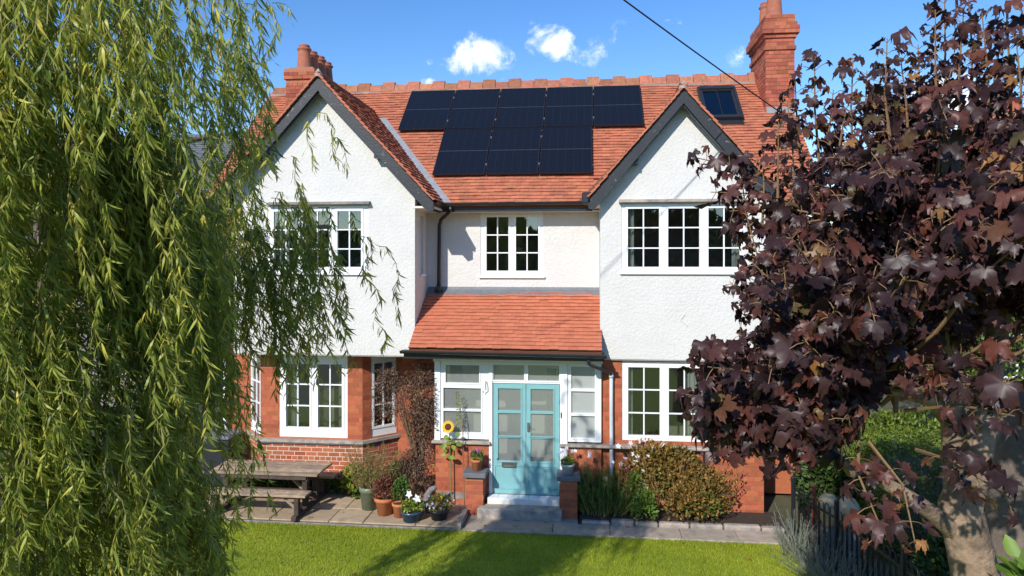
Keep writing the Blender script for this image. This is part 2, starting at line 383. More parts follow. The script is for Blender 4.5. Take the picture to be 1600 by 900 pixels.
MAPLES = [MAPLE, t_maple(.42, 1.7, -.2), t_maple(-.12, .8, .06), t_maple(.7, 1.2, -.3)]
WILLOW = t_lance(.15, .45, 1.5, 4)
BLADE = (np.array([(0, -.5, 0), (0, .5, 0), (.55, .35, .0), (.55, -.35, 0.), (1., .0, .0)]), [(0, 1, 2), (0, 2, 3), (3, 2, 4)])
FLOWER = (np.array([(0, 0, 0)] + [(math.cos(R(36 * k)) * (1 if k % 2 == 0 else .55), math.sin(R(36 * k)) * (1 if k % 2 == 0 else .55), .12 if k % 2 == 0 else .04) for k in range(10)]), [(0, 1 + k, 1 + (k + 1) % 10) for k in range(10)])

# ------------------------------------------------------------------ ground
def struct(o): o['kind'] = 'structure'; return o
struct(MB().add([(-400, -400, -.06), (400, -400, -.06), (400, 400, -.06), (-400, 400, -.06)], [(0, 1, 2, 3)]).build('ground', 'ground'))
LAWN_Y = 11.55
struct(MB().add([(-9, -6, -.02), (3.35, -6, -.02), (3.35, LAWN_Y, -.02), (-9, LAWN_Y, -.02)], [(0, 1, 2, 3)]).build('lawn', 'turf'))
n = 150000
gx = rng.uniform(-8.2, 3.3, n); gy = LAWN_Y + .015 - rng.uniform(0, 1, n) ** 1.25 * 4.2
gy = np.minimum(gy, LAWN_Y + .02 - .02 * rng.random(n)); hgt = rng.uniform(.022, .05, n)
ax = norm(np.stack([rng.normal(0, .38, n), rng.normal(0, .38, n), np.ones(n)], 1)); nr = unit(n)
A = frames(ax, nr, hgt); A[:, 1] *= .16
patch = .5 + .5 * np.sin(gx * 1.9 + 1.3 * np.sin(gy * 2.3)) * np.sin(gy * 2.7 + gx * .6)
batch('grass', 'grass', None, np.stack([gx, gy, np.full(n, -.02)], 1), A, *BLADE, tint=np.clip(rng.normal(.42, .22, n) + .5 * (patch - .5), 0, 1))
tag(bpy.data.objects['grass'], 'short mown bright green lawn grass in front of the house', 'grass')

n = 110; fl_ = np.stack([rng.uniform(-7, 3.1, n), rng.uniform(8.5, 12.0, n), np.full(n, .035)], 1); fl_[fl_[:, 1] > LAWN_Y, 2] = .012; fl_[(fl_[:, 1] > LAWN_Y) & (fl_[:, 0] < -2.1), 2] = .065
fo_ = batch('fallen_leaves', 'gold_leaf', None, fl_, frames(unit(n) * np.array([1, 1, .15]), unit(n) * .35 + np.array([0, 0, 1]), rng.uniform(.03, .07, n)), *OVAL, tint=rng.uniform(.2, 1, n)); tag(fo_, 'scattered small fallen leaves on the lawn and path', 'leaves')
def paving(name, x0, x1, y0, y1, z, m, cuts, gap=.012):
    base = struct(MB().box(x0, x1, y0, y1, z - .09, z - .022).build(name, 'grout'))
    for (a, b, c, d) in cuts:
        MB().bbox(a + gap / 2, b - gap / 2, c + gap / 2, d - gap / 2, z - .05, z + random.uniform(-.004, .004), .006).build('paving_slab', m, base)
    return base
cuts = []; y = LAWN_Y
for d in (.62, .72, .60, .75):
    x = -8.2 - random.uniform(0, .3); y1 = min(y + d, 14.0)
    while x < -2.22:
        w = random.choice((.6, .75, .9, .9, 1.05)); xe = min(x + w, -2.2); xe = -2.2 if -2.2 - xe < .3 else xe; cuts.append((x, xe, y, y1)); x = xe
    y = y1
paving('patio', -8.6, -2.2, LAWN_Y, 14.2, .05, 'paving', cuts)
cuts = []
for (ya, yb, xs) in ((LAWN_Y, 12.02, (-2.1, -.6, .35, 1.5, 2.4, 3.2)), (12.02, 12.5, (-2.1, -1.2, -.18))):
    for a, b in zip(xs, xs[1:]): cuts.append((a, b, ya, yb))
paving('path', -2.12, 3.22, LAWN_Y, 12.62, 0.0, 'pathconc', cuts, .009)
struct(MB().bbox(-2.21, -2.11, LAWN_Y - .02, 12.42, -.06, .105).build('kerb', 'stone'))
struct(MB().bbox(-9, -2.2, LAWN_Y - .035, LAWN_Y - .004, -.06, .02).build('lawn_edging', 'stone'))
struct(MB().bbox(-2.1, 3.25, LAWN_Y - .03, LAWN_Y - .004, -.06, .012).build('lawn_edging', 'sill'))
struct(MB().box(-.15, 3.3, 12.14, 12.75, -.05, .07).build('garden_bed', 'soil'))
bk = thing('bed_kerb', 'low rough stone edging along the flower bed right of the step', 'kerb', (1.4, 12.1, 0))
x = -.12
while x < 3.2:
    w = random.uniform(.38, .62); MB().bbox(x, min(x + w, 3.24) - .015, 12.03 + random.uniform(-.02, .02), 12.16, -.04, .065 + random.uniform(-.03, .03), .025).build('stone', 'sill', bk); x += w

# ------------------------------------------------------------------ the house
YW, YR, YB, YRG = 12.6, 13.61, 13.05, 12.7       # wing fronts, recess wall, bay front, right ground-floor wall
LCX, LHW, LAZ, LT = -4.9, 1.74, 7.85, 1.08       # left gable: centre, half wall, apex, slope
RCX, RHW, RAZ, RT = 1.62, 1.42, 7.46, 1.165
GF = 12.35                                       # front of the barge boards
MX0, MX1, MT, MY0, MZ0, MRY = -7.66, 4.27, .9325, 13.2, 5.56, 16.43   # main roof: verges, slope, eave, ridge
MRZ = MZ0 + (MRY - MY0) * MT
house = thing('house', 'white rendered two-gabled house with red tiled roof, brick ground floor and teal porch door', 'house', (-1.6, 14.5, 0))
zmain = lambda y: MZ0 + (y - MY0) * MT
zleft = lambda x: LAZ - abs(x - LCX) * LT
zright = lambda x: RAZ - abs(x - RCX) * RT

def rect(u0, v0, u1, v1, Y):
    a = P(u0, v0, Y); b = P(u1, v1, Y); return (a.x, b.x, b.z, a.z)
def local(origin, ang): return Matrix.Translation(origin) @ Matrix.Rotation(ang, 4, 'Z')

def make_window(M, outer, lights, rows, cols=2, sill=True, name='window', depth=.0, glass='glass', barw=.022, frame='white', curtain=None, room=True):
    """outer (x0,x1,z0,z1) and lights [(x0,x1)] in the plane's own x,z; rows [(z0,z1)] top to bottom"""
    x0, x1, z0, z1 = outer; zt, zb = max(r[1] for r in rows), min(r[0] for r in rows)
    holes = [(a, b, zb, zt) for a, b in lights]
    mb = MB().grid_wall(x0, x1, z0, z1, .015 + depth, .075, holes)
    for (a, b, c, d) in holes:                                       # casement frames stand proud of the outer frame
        mb.grid_wall(a - .042, b + .042, c - .042, d + .042, .002 + depth, .012, [(a, b, c, d)])
    w = mb.build(name, frame, house, M)
    for (a, b) in lights:
        cw = (b - a) / cols
        for c in range(1, cols): MB().box(a + c * cw - barw / 2, a + c * cw + barw / 2, .012 + depth, .05 + depth, zb, zt).build('glazing_bar', frame, w, M)
        for i in range(len(rows) - 1):
            zm0, zm1 = rows[i + 1][1], rows[i][0]; zc = (zm0 + zm1) / 2
            MB().box(a, b, .014 + depth, .052 + depth, zc - barw / 2, zc + barw / 2).build('glazing_bar', frame, w, M)
        for c in range(cols):
            for (ra, rb) in rows:
                tilt = Matrix.Translation(((a + (c + .5) * cw), .035 + depth, (ra + rb) / 2)) @ Matrix.Rotation(random.gauss(0, .006), 4, 'Z') @ Matrix.Rotation(random.gauss(0, .006), 4, 'X')
                hw, hh = cw / 2 + .004, (rb - ra) / 2 + .012
                MB().box(-hw, hw, -.002, .002, -hh, hh).build('pane', glass, w, M @ tilt)
    if sill: MB().bbox(x0 - .03, x1 + .03, -.05, .06, z0 - .045, z0 - .003, .006).build('sill', frame, w, M)
    if room:
        r = MB(); a, b, c, d, q = x0 - .25, x1 + .25, z0 - .5, z1 + .15, 2.2
        r.add([(a, .28, c), (b, .28, c), (b, q, c), (a, q, c), (a, .28, d), (b, .28, d), (b, q, d), (a, q, d)], [(0, 1, 2, 3), (7, 6, 5, 4), (2, 6, 7, 3), (0, 3, 7, 4), (1, 5, 6, 2)])
        r.build('room_lining', 'room', w, M)
    for (ca, cb) in (curtain or []):
        pts = MB(); nn = 14
        vs = []; 
        for i in range(nn + 1):
            t = i / nn; xx = ca + (cb - ca) * t; yy = .17 + depth + .025 * math.sin(t * 19)
            vs += [(xx, yy, zb - .1), (xx, yy, zt + .05)]
        pts.add(vs, [(2 * i, 2 * i + 2, 2 * i + 3, 2 * i + 1) for i in range(nn)]); pts.build('curtain', 'curtain', w, M)
    return w

# --- upper walls
def zs(vs, Y, u=800): return [P(u, v, Y).z for v in vs]
def rows_of(pairs, Y, u): return [(P(u, b, Y).z, P(u, a, Y).z) for a, b in pairs]
wR = rect(971, 319, 1163, 425, YW); wL = rect(418, 323, 575, 426, YW); wC = rect(751, 332, 849, 431, YR)
M0 = Matrix.Translation((0, YW, 0)); MR = Matrix.Translation((0, YR, 0))
Z1 = 2.73
for nm, cx, hw, az, tt, win in (('left', LCX, LHW, LAZ, LT, wL), ('right', RCX, RHW, RAZ, RT, wR)):
    mb = MB().grid_wall(cx - hw, cx + hw, Z1, 5.5, YW, .24, [win])
    ze = az - hw * tt - .13
    mb.prism([(cx - hw, 5.5), (cx + hw, 5.5), (cx + hw, ze), (cx, az - .13), (cx - hw, ze)], YW, YW + .24)
    sx = cx + hw if nm == 'left' else cx - hw
    # return walls of the wing, back to the recess (the left wing's return has a narrow window)
    if nm == 'left':
        side = MB().grid_wall(.24, 1.3, Z1 - .0, ze, 0, .2, [(.36, .68, 4.22, 5.32)])
        side.build('wing_wall', 'render', house, local((sx, YW, 0), R(90)))
        mb.box(cx - hw, cx - hw + .2, YW + .24, 14.4, Z1, ze)
    else:
        mb.box(cx - hw, cx - hw + .2, YW + .24, YR + .2, Z1, ze); mb.box(cx + hw - .2, cx + hw, YW + .24, 14.4, Z1, ze)
    mb.box(cx - hw + .01, cx + hw - .01, YW + .02, 13.7, Z1 - .02, Z1 - .002)          # soffit over the ground floor
    mb.build('wing_wall', 'render', house)
make_window(local((LCX + LHW, YW, 0), R(90)), (.36, .68, 4.22, 5.32), [(.41, .63)], [(4.97, 5.27), (4.63, 4.93), (4.27, 4.59)], 1, True, depth=.05, room=False)
MB().grid_wall(-3.2, .24, 3.2, 5.55, YR, .24, [wC]).build('recess_wall', 'render', house)
MB().box(MX0 + .18, LCX - LHW, 14.0, 14.25, 0.05, 6.1).build('side_wall', 'brick', house)
MB().box(RCX + RHW, MX1 - .15, 14.0, 14.25, 0.0, 6.1).build('side_wall', 'brick', house)
gl_ = [(y, z) for y, z in ((14.0, 0), (18.9, 0), (18.9, 6.1), (MRY, MRZ - .25), (14.0, 6.15))]
MB().prismx(gl_, MX0 + .15, MX0 + .38).build('end_wall', 'brick', house); MB().prismx(gl_, MX1 - .38, MX1 - .13).build('end_wall', 'brick', house)
MB().box(MX0 + .38, MX1 - .38, 18.7, 18.9, 0, 6.1).build('rear_wall', 'render', house)
rws = lambda Y, u, *p: rows_of(p, Y, u)
ww = lambda Y, *p: [(P(a, 400, Y).x, P(b, 400, Y).x) for a, b in p]
make_window(M0, wR, ww(YW, (981, 1030), (1044, 1093), (1107, 1156)), rws(YW, 1065, (325.5, 354), (357, 386), (389, 417)), curtain=[(P(975, 0, YW).x, P(992, 0, YW).x), (P(1146, 0, YW).x, P(1166, 0, YW).x)])
make_window(M0, wL, ww(YW, (427.5, 465), (477, 514), (527, 564)), rws(YW, 495, (330, 358), (360, 388), (390, 417)), curtain=[(P(428, 0, YW).x, P(447, 0, YW).x)])
make_window(MR, wC, ww(YR, (760, 794.5), (806, 841)), rws(YR, 800, (339, 366), (368, 394), (396, 423)))
# hood mouldings over the upper windows
for (u0, u1, v, Y, m) in ((420, 579, 319, YW, 'stone'), (967, 1167, 315, YW, 'sill'), (745, 855, 328, YR, 'white')):
    a = P(u0, v, Y); b = P(u1, v, Y)
    MB().prismx([(Y - .11, a.z - .02), (Y + .05, a.z - .04), (Y + .05, a.z + .05), (Y - .11, a.z + .012)], a.x, b.x).build('window_hood', m, house)
d = P(1073, 500, YW)
MB().tube([d + Vector((-.03, -.012, .10)), d + Vector((-.11, -.012, .01)), d + Vector((0, -.012, -.09))], .007, 5).build('plaster_scar', 'cream', house)

# --- bricks
UNIT = {}
BRICKS = [0]
def brick_mesh(L, m, h):
    key = (round(L, 2), m, round(h, 4))
    if key not in UNIT: UNIT[key] = MB().bbox(0, key[0], -.0035, .03, 0, h, .002).mesh('brick', m)
    return UNIT[key]
def brickwork(parent, M, x0, x1, z0, z1, holes=(), m='brick', gap=.009, course=.083, single=True, limit=290, bond=.5):
    T = []; h = course - gap; i = 0; z = z0 + gap / 2
    stuff = MB()
    while z + h <= z1 + .004:
        iv = [(x0, x1)]
        for (a, b, c, d) in holes:
            if c < z + h - .01 and d > z + .01:
                iv = [q for (p, r) in iv for q in ((p, min(r, a)), (max(p, b), r)) if q[1] - q[0] > .03]
        head = i % 4 == 3
        for (p, r) in iv:
            L = .1125 if head else .225; x = p - (L * bond if i % 2 else 0)
            while x < r - .02:
                a, b = max(x, p), min(x + L, r)
                if b - a > .03:
                    if single and BRICKS[0] < limit:
                        o = bpy.data.objects.new('brick', brick_mesh(b - a - gap, m, h)); BRICKS[0] += 1
                        link(o, parent, M @ Matrix.Translation((a + gap / 2, random.uniform(-.0015, .0015), z)))
                    else: 
                        dy = random.uniform(-.002, .002); stuff.bbox(a + gap / 2, b - gap / 2, -.0045 + dy, .03, z, z + h, .002)
                x += L
        z += course; i += 1
    if stuff.v:
        o = stuff.build('brickwork', m, parent, M); o['kind'] = 'stuff'
# left ground floor: canted bay
zsill = P(489, 687, YB).z
bxl, bxr = P(408, 650, YB).x, P(566, 650, YB).x
CD = .56
bay_pts = [(bxl - CD * .95, YB + CD), (bxl, YB), (bxr, YB), (bxr + CD * .95, YB + CD)]
Lc = math.hypot(CD * .95, CD)
faces = [('cl', Vector((*bay_pts[0], 0)), -math.atan2(CD, CD * .95), Lc), ('fr', Vector((*bay_pts[1], 0)), 0.0, bxr - bxl), ('cr', Vector((*bay_pts[2], 0)), math.atan2(CD, CD * .95), Lc)]
zh = 2.70
fw = rect(436, 563, 543, 681, YB); fw = (fw[0], fw[1], zsill + .045, zh - .02)
for nm, o, ang, L in faces:
    M = local(o, ang)
    if nm == 'fr': win = (fw[0] - bxl, fw[1] - bxl, fw[2], fw[3])
    elif nm == 'cr': win = (.19, L - .02, zsill + .045, zh - .02)
    else: win = (.10, L - .03, zsill + .045, zh - .02)
    low = MB().grid_wall(0, L, .03, zsill - .05, .0, .2, []).build('bay_plinth', 'mortar', house, M)
    brickwork(low, M, 0, L, .05, zsill - .05, m='brick', gap=.013)
    up = MB().grid_wall(0, L, zsill - .05, zh + .04, .0, .2, [win]).build('bay_wall', 'mortarred', house, M)
    brickwork(up, M, 0, L, zsill + .03, zh + .04, [win], m='brick', gap=.004)
    rz = [(P(489, b, YB).z, P(489, a, YB).z) for a, b in ((569, 600), (602, 633), (636, 668))]
    if nm == 'fr': make_window(M, win, [(P(a, 0, YB).x - bxl, P(b, 0, YB).x - bxl) for a, b in ((446.5, 483.5), (496.5, 534))], rz, sill=False, curtain=[(.5, .68)])
    else: make_window(M, win, [(win[0] + .07, win[1] - .07)], rz, sill=False)
off = lambda q: [(bay_pts[0][0] - q * .9, bay_pts[0][1]), (bxl - q * .45, YB - q), (bxr + q * .45, YB - q), (bay_pts[3][0] + q * .9, bay_pts[3][1])]
MB().prismz(off(.075), zsill - .045, zsill + .012).build('bay_sill', 'sill', house)
MB().prismz(off(.05), zsill - .075, zsill - .047).build('bay_sill', 'slate', house)
# ground floor wall behind / beside the bay
for (a, b) in ((MX0 + .3, bay_pts[0][0] + .02), (bay_pts[3][0] - .02, -2.8)):
    w = MB().box(a, b, YR + .008, YR + .25, 0, Z1 + .02).build('ground_floor_wall', 'mortarred', house)
    brickwork(w, Matrix.Translation((0, YR + .01, 0)), a, b, .05, Z1, m='brick', gap=.005, single=False)

# right ground floor
rw = (P(972, 600, YRG).x, P(1165, 600, YRG).x, P(1065, 690, YRG).z, 2.68)
RX0, RX1 = .235, 3.04
w = MB().grid_wall(RX0, RX1, 0, Z1 - .02, YRG, .24, [rw]).build('ground_floor_wall', 'mortarred', house)
MRG = Matrix.Translation((0, YRG, 0))
make_window(MRG, rw, [(P(a, 0, YRG).x, P(b, 0, YRG).x) for a, b in ((981.5, 1031), (1045, 1094), (1109, 1157))], rows_of([(575, 609), (612, 645), (649, 682)], YRG, 1065), sill=False, curtain=[(P(976, 0, YRG).x, P(990, 0, YRG).x), (P(1072, 0, YRG).x, P(1096, 0, YRG).x)])

# --- porch
SILL = P(720, 690, YW).z
X = lambda u: P(u, 600, YW).x
Zp = lambda v, u=800: P(u, v, YW).z
PX0, PX1 = X(678.8), X(940)
ZF = .27
for (a, b, hh) in ((PX0 + .02, X(764), .03), (X(877), PX1 - .005, .0)):
    w = MB().box(a, b, YW + .008, YW + .2, 0, SILL - .03).build('porch_plinth', 'mortarred', house)
    brickwork(w, Matrix.Translation((0, YW + .01, 0)), a, b, .04, SILL - .03, m='brick', gap=.005)
brickwork(bpy.data.objects['ground_floor_wall.002'], MRG, RX0, RX1, .03, Z1 - .03, [rw], m='brick', gap=.005, limit=300)
w = MB().box(PX0 + .02, PX0 + .2, YW + .2, YR, 0, SILL - .03).build('porch_plinth', 'mortarred', house)
MB().bbox(X(675), X(767), YW - .07, YW + .1, SILL - .035, SILL + .02, .012).build('porch_sill', 'sill', house)
MB().bbox(X(874), rw[0] + 2.2, YW - .07, YW + .1, SILL - .035, SILL + .015, .012).build('porch_sill', 'sill', house)
def pwin(u0, u1, v0, v1, panes, name='porch_window', glass='brightened_glass', frame='white', bars=(), proud=.0, th=.07):
    holes = [(X(a), X(b), Zp(d), Zp(c)) for a, c, b, d in panes]
    mb = MB().grid_wall(X(u0), X(u1), Zp(v1), Zp(v0), YW + .02 - proud, th, holes)
    for (a, b, c, d) in holes: mb.grid_wall(a - .022, b + .022, c - .022, d + .022, YW + .008 - proud, .011, [(a, b, c, d)])
    w = mb.build(name, frame, house)
    for (a, b, c, d) in holes:
        M = Matrix.Translation(((a + b) / 2, YW + .05, (c + d) / 2)) @ Matrix.Rotation(random.gauss(0, .004), 4, 'Z')
        MB().box(-(b - a) / 2 - .01, (b - a) / 2 + .01, -.002, .002, -(d - c) / 2 - .01, (d - c) / 2 + .01).build('pane', glass, w, M)
    return w
pwin(688, 763.6, 566, 688, [(696, 572, 748.5, 600), (692.5, 608, 751.5, 641), (692.5, 644.5, 751.5, 678)])
MB().box(PX0, X(688) - .003, YW + .0, YW + .1, SILL + .02, 2.64).build('porch_post', 'white', house)
pwin(769.5, 874.5, 564, 599, [(770.5, 570.5, 819, 594.5), (825, 570.5, 873.5, 594.5)], 'fanlight')
MB().box(X(764.2), X(769.2), YW - .005, YW + .1, ZF, 2.64).build('door_post', 'white', house)
MB().box(X(874.8), X(886.5), YW - .005, YW + .1, ZF, 2.64).build('door_post', 'white', house)
pwin(887, 939.5, 564, 688, [(892.5, 571.5, 929.5, 605.5), (892.5, 609.5, 929.5, 643.5), (892.5, 647.5, 929.5, 682)], glass='frosted')
MB().box(PX0 - .02, PX1 + .02, YW - .02, YW + .12, 2.642, 2.86).build('porch_header', 'cream', house)
MB().box(PX0 - .45, PX0 - .03, YW - .10, YW - .04, 2.70, 2.80).build('porch_fascia', 'white', house)
make_window(local((PX0, YR, 0), R(-90)), (.02, YR - YW - .11, SILL + .0, 2.64), [(.1, .44), (.54, .84)], [(2.25, 2.56), (1.75, 2.2), (SILL + .09, 1.7)], 1, False, 'porch_window', glass='brightened_glass', room=False)  # side window added to let more sunlight into the porch
MB().box(PX0 + .06, PX1 - .06, YW + .12, YR - .02, 2.66, 2.70).build('porch_ceiling', 'white', house)
MB().box(PX1 - .06, PX1, YW + .2, YR, 0.3, 2.86).build('porch_side', 'porchwall', house)
MB().lathe([(.0, .03), (.1, .03), (.12, .0), (.1, -.03), (.0, -.045)], (X(820), YW - .13, 2.79), 20).build('porch_lamp', 'white', house, smooth=True)
# inner wall of the porch with the inner front door
MB().box(PX0 + .06, PX1 - .06, YR - .02, YR + .05, .2, 3.2).build('porch_inner_wall', 'porchwall', house)
idr = make_window(Matrix.Translation((0, YR - .07, 0)), (X(846), X(905), .3, 2.5), [(X(850) , X(900))], [(1.95, 2.4), (1.45, 1.9), (.9, 1.4)], 3, False, 'inner_door', room=False)
MB().box(X(849), X(901), YR - .025, YR - .021, .9, 2.42).build('inner_door_backing', 'darkpot', idr)
MB().box(X(700), X(745), YR - .3, YR - .06, .95, 1.0).build('porch_shelf', 'bag', house)
# double door
def leaf(u0, u1, pu0, pu1):
    vsr = ((607.5, 642), (646, 682), (685, 721))
    dr = pwin(u0, u1, 600, 775, [(pu0, a, pu1, b) for a, b in vsr], 'door', 'brightened_glass', 'teal', proud=-.012, th=.05)
    a, b, c, d = X(pu0) - .06, X(pu1) + .06, Zp(765), Zp(728)
    MB().grid_wall(a, b, c, d, YW + .02, .02, [(a + .012, b - .012, c + .012, d - .012)]).build('panel_moulding', 'teal', dr)
    return dr
dl = leaf(770, 821.2, 778, 813.5); dr_ = leaf(822, 873.8, 829, 864.5)
MB().grid_wall(X(784), X(806), Zp(730), Zp(722.5), YW - .004, .03, [(X(786), X(804), Zp(728.5), Zp(724.5))]).box(X(786), X(804), YW + .006, YW + .02, Zp(728.5), Zp(724.5)).build('letter_plate', 'metal', dl)
MB().bbox(X(823.6), X(827.8), YW - .0, YW + .034, Zp(674), Zp(660), .004).tube([(X(825.7), YW - .0, Zp(665)), (X(825.7), YW - .05, Zp(665)), (X(832), YW - .05, Zp(665.4))], .008, 6).build('door_handle', 'metal', dr_)
MB().bbox(X(874.9) + .015, X(877.6), YW - .03, YW - .003, Zp(651), Zp(642), .006).build('door_bell', 'darkpot', house)
MB().tube([(X(759.5), YW - .01, Zp(596)), (X(759.5), YW - .06, Zp(601)), (X(760), YW - .05, Zp(609)), (X(756.5), YW - .05, Zp(611)), (X(756), YW - .05, Zp(613.5))], .009, 6).build('wall_hook', 'metal', house)
# porch floor, step and piers
MB().box(PX0 + .06, PX1 - .06, YW + .0, YR - .02, .15, ZF - .004).build('porch_floor', 'stone', house)
st = MB().bbox(X(764), X(875), YW - .22, YW - .004, .12, ZF - .02, .006).build('door_threshold', 'cream', house)
for i in range(7):
    a = X(764) + (X(875) - X(764)) * i / 7; b = X(764) + (X(875) - X(764)) * (i + 1) / 7
    MB().bbox(a + .003, b - .003, YW - .218, YW - .006, ZF - .022, ZF - .006, .003).build('floor_tile', 'white', st)
MB().bbox(X(752), X(880), YW - .50, YW - .222, -.05, .165, .015).build('door_step', 'sill', house)
for (a, b, y0, top) in ((X(733), X(760), YW - .36, .66), (X(875.5), X(903), YW - .36, .66)):
    p = MB().box(a + .008, b - .008, y0 + .008, YW + .0, 0, top).build('pier', 'mortarred', house)
    brickwork(p, Matrix.Translation((0, y0 + .008, 0)), a, b, .02, top, m='brick', limit=330)
    brickwork(p, local((b - .008, y0, 0), R(90)), .02, .35, .02, top, m='brickdull', limit=350)
    MB().bbox(a - .05, b + .05, y0 - .06, YW + .0, top, top + .085, .012).build('pier_cap', 'slate', house)

# --- roofs
TW, TG = .165, .104
tile_t = np.array([(.001, .014, .010), (TW - .001, .014, .010), (TW - .001, .2, -.006), (.001, .2, -.006), (.001, 0, .046), (TW - .001, 0, .046), (TW - .001, .2, .010), (.001, .2, .010)])
tile_f = [(3, 2, 1, 0), (4, 5, 6, 7), (0, 1, 5, 4), (1, 2, 6, 5), (2, 3, 7, 6), (3, 0, 4, 7)]
def lay_tiles(o, ux, sl, length, slope, keep=None, jitter=.0025, gauge=TG):
    """origin o at the eave, ux along the eave, sl up the slope: returns places and axes of the tiles"""
    o, ux, sl = Vector(o), Vector(ux).normalized(), Vector(sl).normalized(); nn = ux.cross(sl)
    if nn.z < 0: nn = -nn
    T = []; A = []; k = 0; s = -.03
    while s < slope - .02:
        x = -(TW / 2 if k % 2 else 0)
        while x < length - .02:
            p = o + ux * x + sl * s
            c = p + ux * TW / 2 + sl * .05
            if keep is None or keep(c):
                w = 1.0; q = p
                if x < 0: q = p + ux * (-x); w = (TW + x) / TW
                if x + TW > length: w = (length - x) / TW
                j = random.gauss(0, jitter); lift = random.gauss(0, .0025) + .010 * math.sin(x * 1.3 + s * .9) * math.sin(s * 1.9 + 1)
                T.append(q + nn * lift + sl * random.gauss(0, .003)); A.append([ux * w + sl * j, sl - ux * j * .5 + nn * random.gauss(0, .008), nn])
            x += TW
        s += gauge; k += 1
    return np.array([list(t) for t in T]), np.array([[list(r) for r in a] for a in A])
# main roof deck, front and back
roof = MB().prismx([(MY0, MZ0 - .02), (MRY, MRZ - .02), (18.95, MZ0 + .35), (18.95, MZ0 + .2), (MRY, MRZ - .2), (MY0 + .05, MZ0 - .14)], MX0, MX1).build('roof', 'deck', house)
eL, eR = LCX + 2.1, RCX - 1.6
def keep_main(c):
    if c.y < 15.9 and zleft(c.x) > c.z + .03 and abs(c.x - LCX) < 2.2: return False
    if c.y < 15.9 and zright(c.x) > c.z + .03 and abs(c.x - RCX) < 1.7: return False
    if c.y < 13.7 and (c.x < LCX + 1.9 or c.x > RCX - 1.45): return c.x < LCX - 2.0 and c.y > 13.3 or c.x > RCX + 1.5
    return True
SL = Vector((0, 1, MT)).normalized(); slen = math.hypot(MRY - MY0, MRZ - MZ0)
T, A = lay_tiles((MX0, MY0, MZ0), (1, 0, 0), SL, MX1 - MX0, slen - .06, keep_main)
batch('roof_tiles', 'tile', roof, T, A, tile_t, tile_f)
# wings
for nm, cx, az, tt, hwid in (('left', LCX, LAZ, LT, 2.12), ('right', RCX, RAZ, RT, 1.61)):
    yb = MY0 + (az - MZ0) / MT + .1
    poly = [(cx - hwid, az - hwid * tt - .02), (cx, az - .02), (cx + hwid, az - hwid * tt - .02), (cx + hwid, az - hwid * tt - .10), (cx, az - .13), (cx - hwid, az - hwid * tt - .10)]
    wr = MB().prism(poly, GF + .05, yb).build('gable_roof', 'deck', house)
    TT = []; AA = []
    for s in (-1, 1):
        sl = Vector((-s, 0, tt)).normalized(); L = math.hypot(hwid, hwid * tt)
        kp = lambda c: zmain(c.y) < c.z + .06 or c.y < 13.1
        o = (cx + s * hwid, GF - .05, az - hwid * tt)
        T, A = lay_tiles(o, (0, 1, 0), sl, yb - GF + .05, L - .03, kp); TT.append(T); AA.append(A)
    batch('roof_tiles', 'tile', wr, np.concatenate(TT), np.concatenate(AA), tile_t, tile_f)
    # barge boards and the under-cloak
    for s in (-1, 1):
        e = hwid + .02
        MB().prism([(cx, az - .025), (cx + s * e, az - e * tt - .025), (cx + s * e, az - e * tt - .17), (cx + s * (e - .1), az - e * tt - .20), (cx, az - .275)], GF, GF + .05).build('barge_board', 'barge', house)
        MB().prism([(cx, az - .26), (cx + s * (e - .12), az - (e - .12) * tt - .24), (cx + s * (e - .12), az - (e - .12) * tt - .30), (cx, az - .32)], GF + .05, GF + .09).build('barge_moulding', 'blackpaint', house)
        px_ = cx + s * hwid * .52; pzz = az - hwid * .52 * tt - .25
        MB().prism([(px_ - .07, pzz), (px_ + .07, pzz - (.08 if s > 0 else -.08)), (px_ + .07, pzz - .08), (px_ - .07, pzz - .08)], GF + .05, YW + .02).build('purlin_end', 'blackpaint', house)
        # eave soffit along the wing
        xe = cx + s * hwid; xw = cx + s * (LHW if nm == 'left' else RHW)
        MB().box(min(xe, xw), max(xe, xw), GF + .06, 13.55, az - hwid * tt - .14, az - hwid * tt - .105).build('soffit', 'cream', house)
    # ridge of the gable and its saddle
    y = GF - .04
    while y < yb - .3:
        MB().prism([(cx - .12, az - .09), (cx, az + .065), (cx + .12, az - .09), (cx + .09, az - .10), (cx, az + .03), (cx - .09, az - .10)], y, y + .44).build('ridge_tile', 'ridge', wr); y += .45
    MB().lathe([(.085, -.07), (.075, -.02), (.035, .05), (.0, .09)], (cx, GF + .02, az + .04), 8).build('finial', 'sill', wr)
    # lead in the valley (towards the middle of the house)
    s = 1 if nm == 'left' else -1
    pts = []
    for x in (hwid + .02, .2):
        z = az - x * tt; yy = MY0 + (z - MZ0) / MT; pts.append(Vector((cx + s * x, yy, z)))
    a, b = pts; da = Vector((s * .17, 0, 0)); up = Vector((0, -.028, .04))
    MB().add([a + up - da * .2, a + up + da, b + up + da, b + up - da * .2, a - da * .2, a + da, b + da, b - da * .2], [(0, 1, 2, 3), (7, 6, 5, 4), (1, 5, 6, 2), (0, 3, 7, 4)]).build('valley_lead', 'leadlight' if s > 0 else 'deck', house)
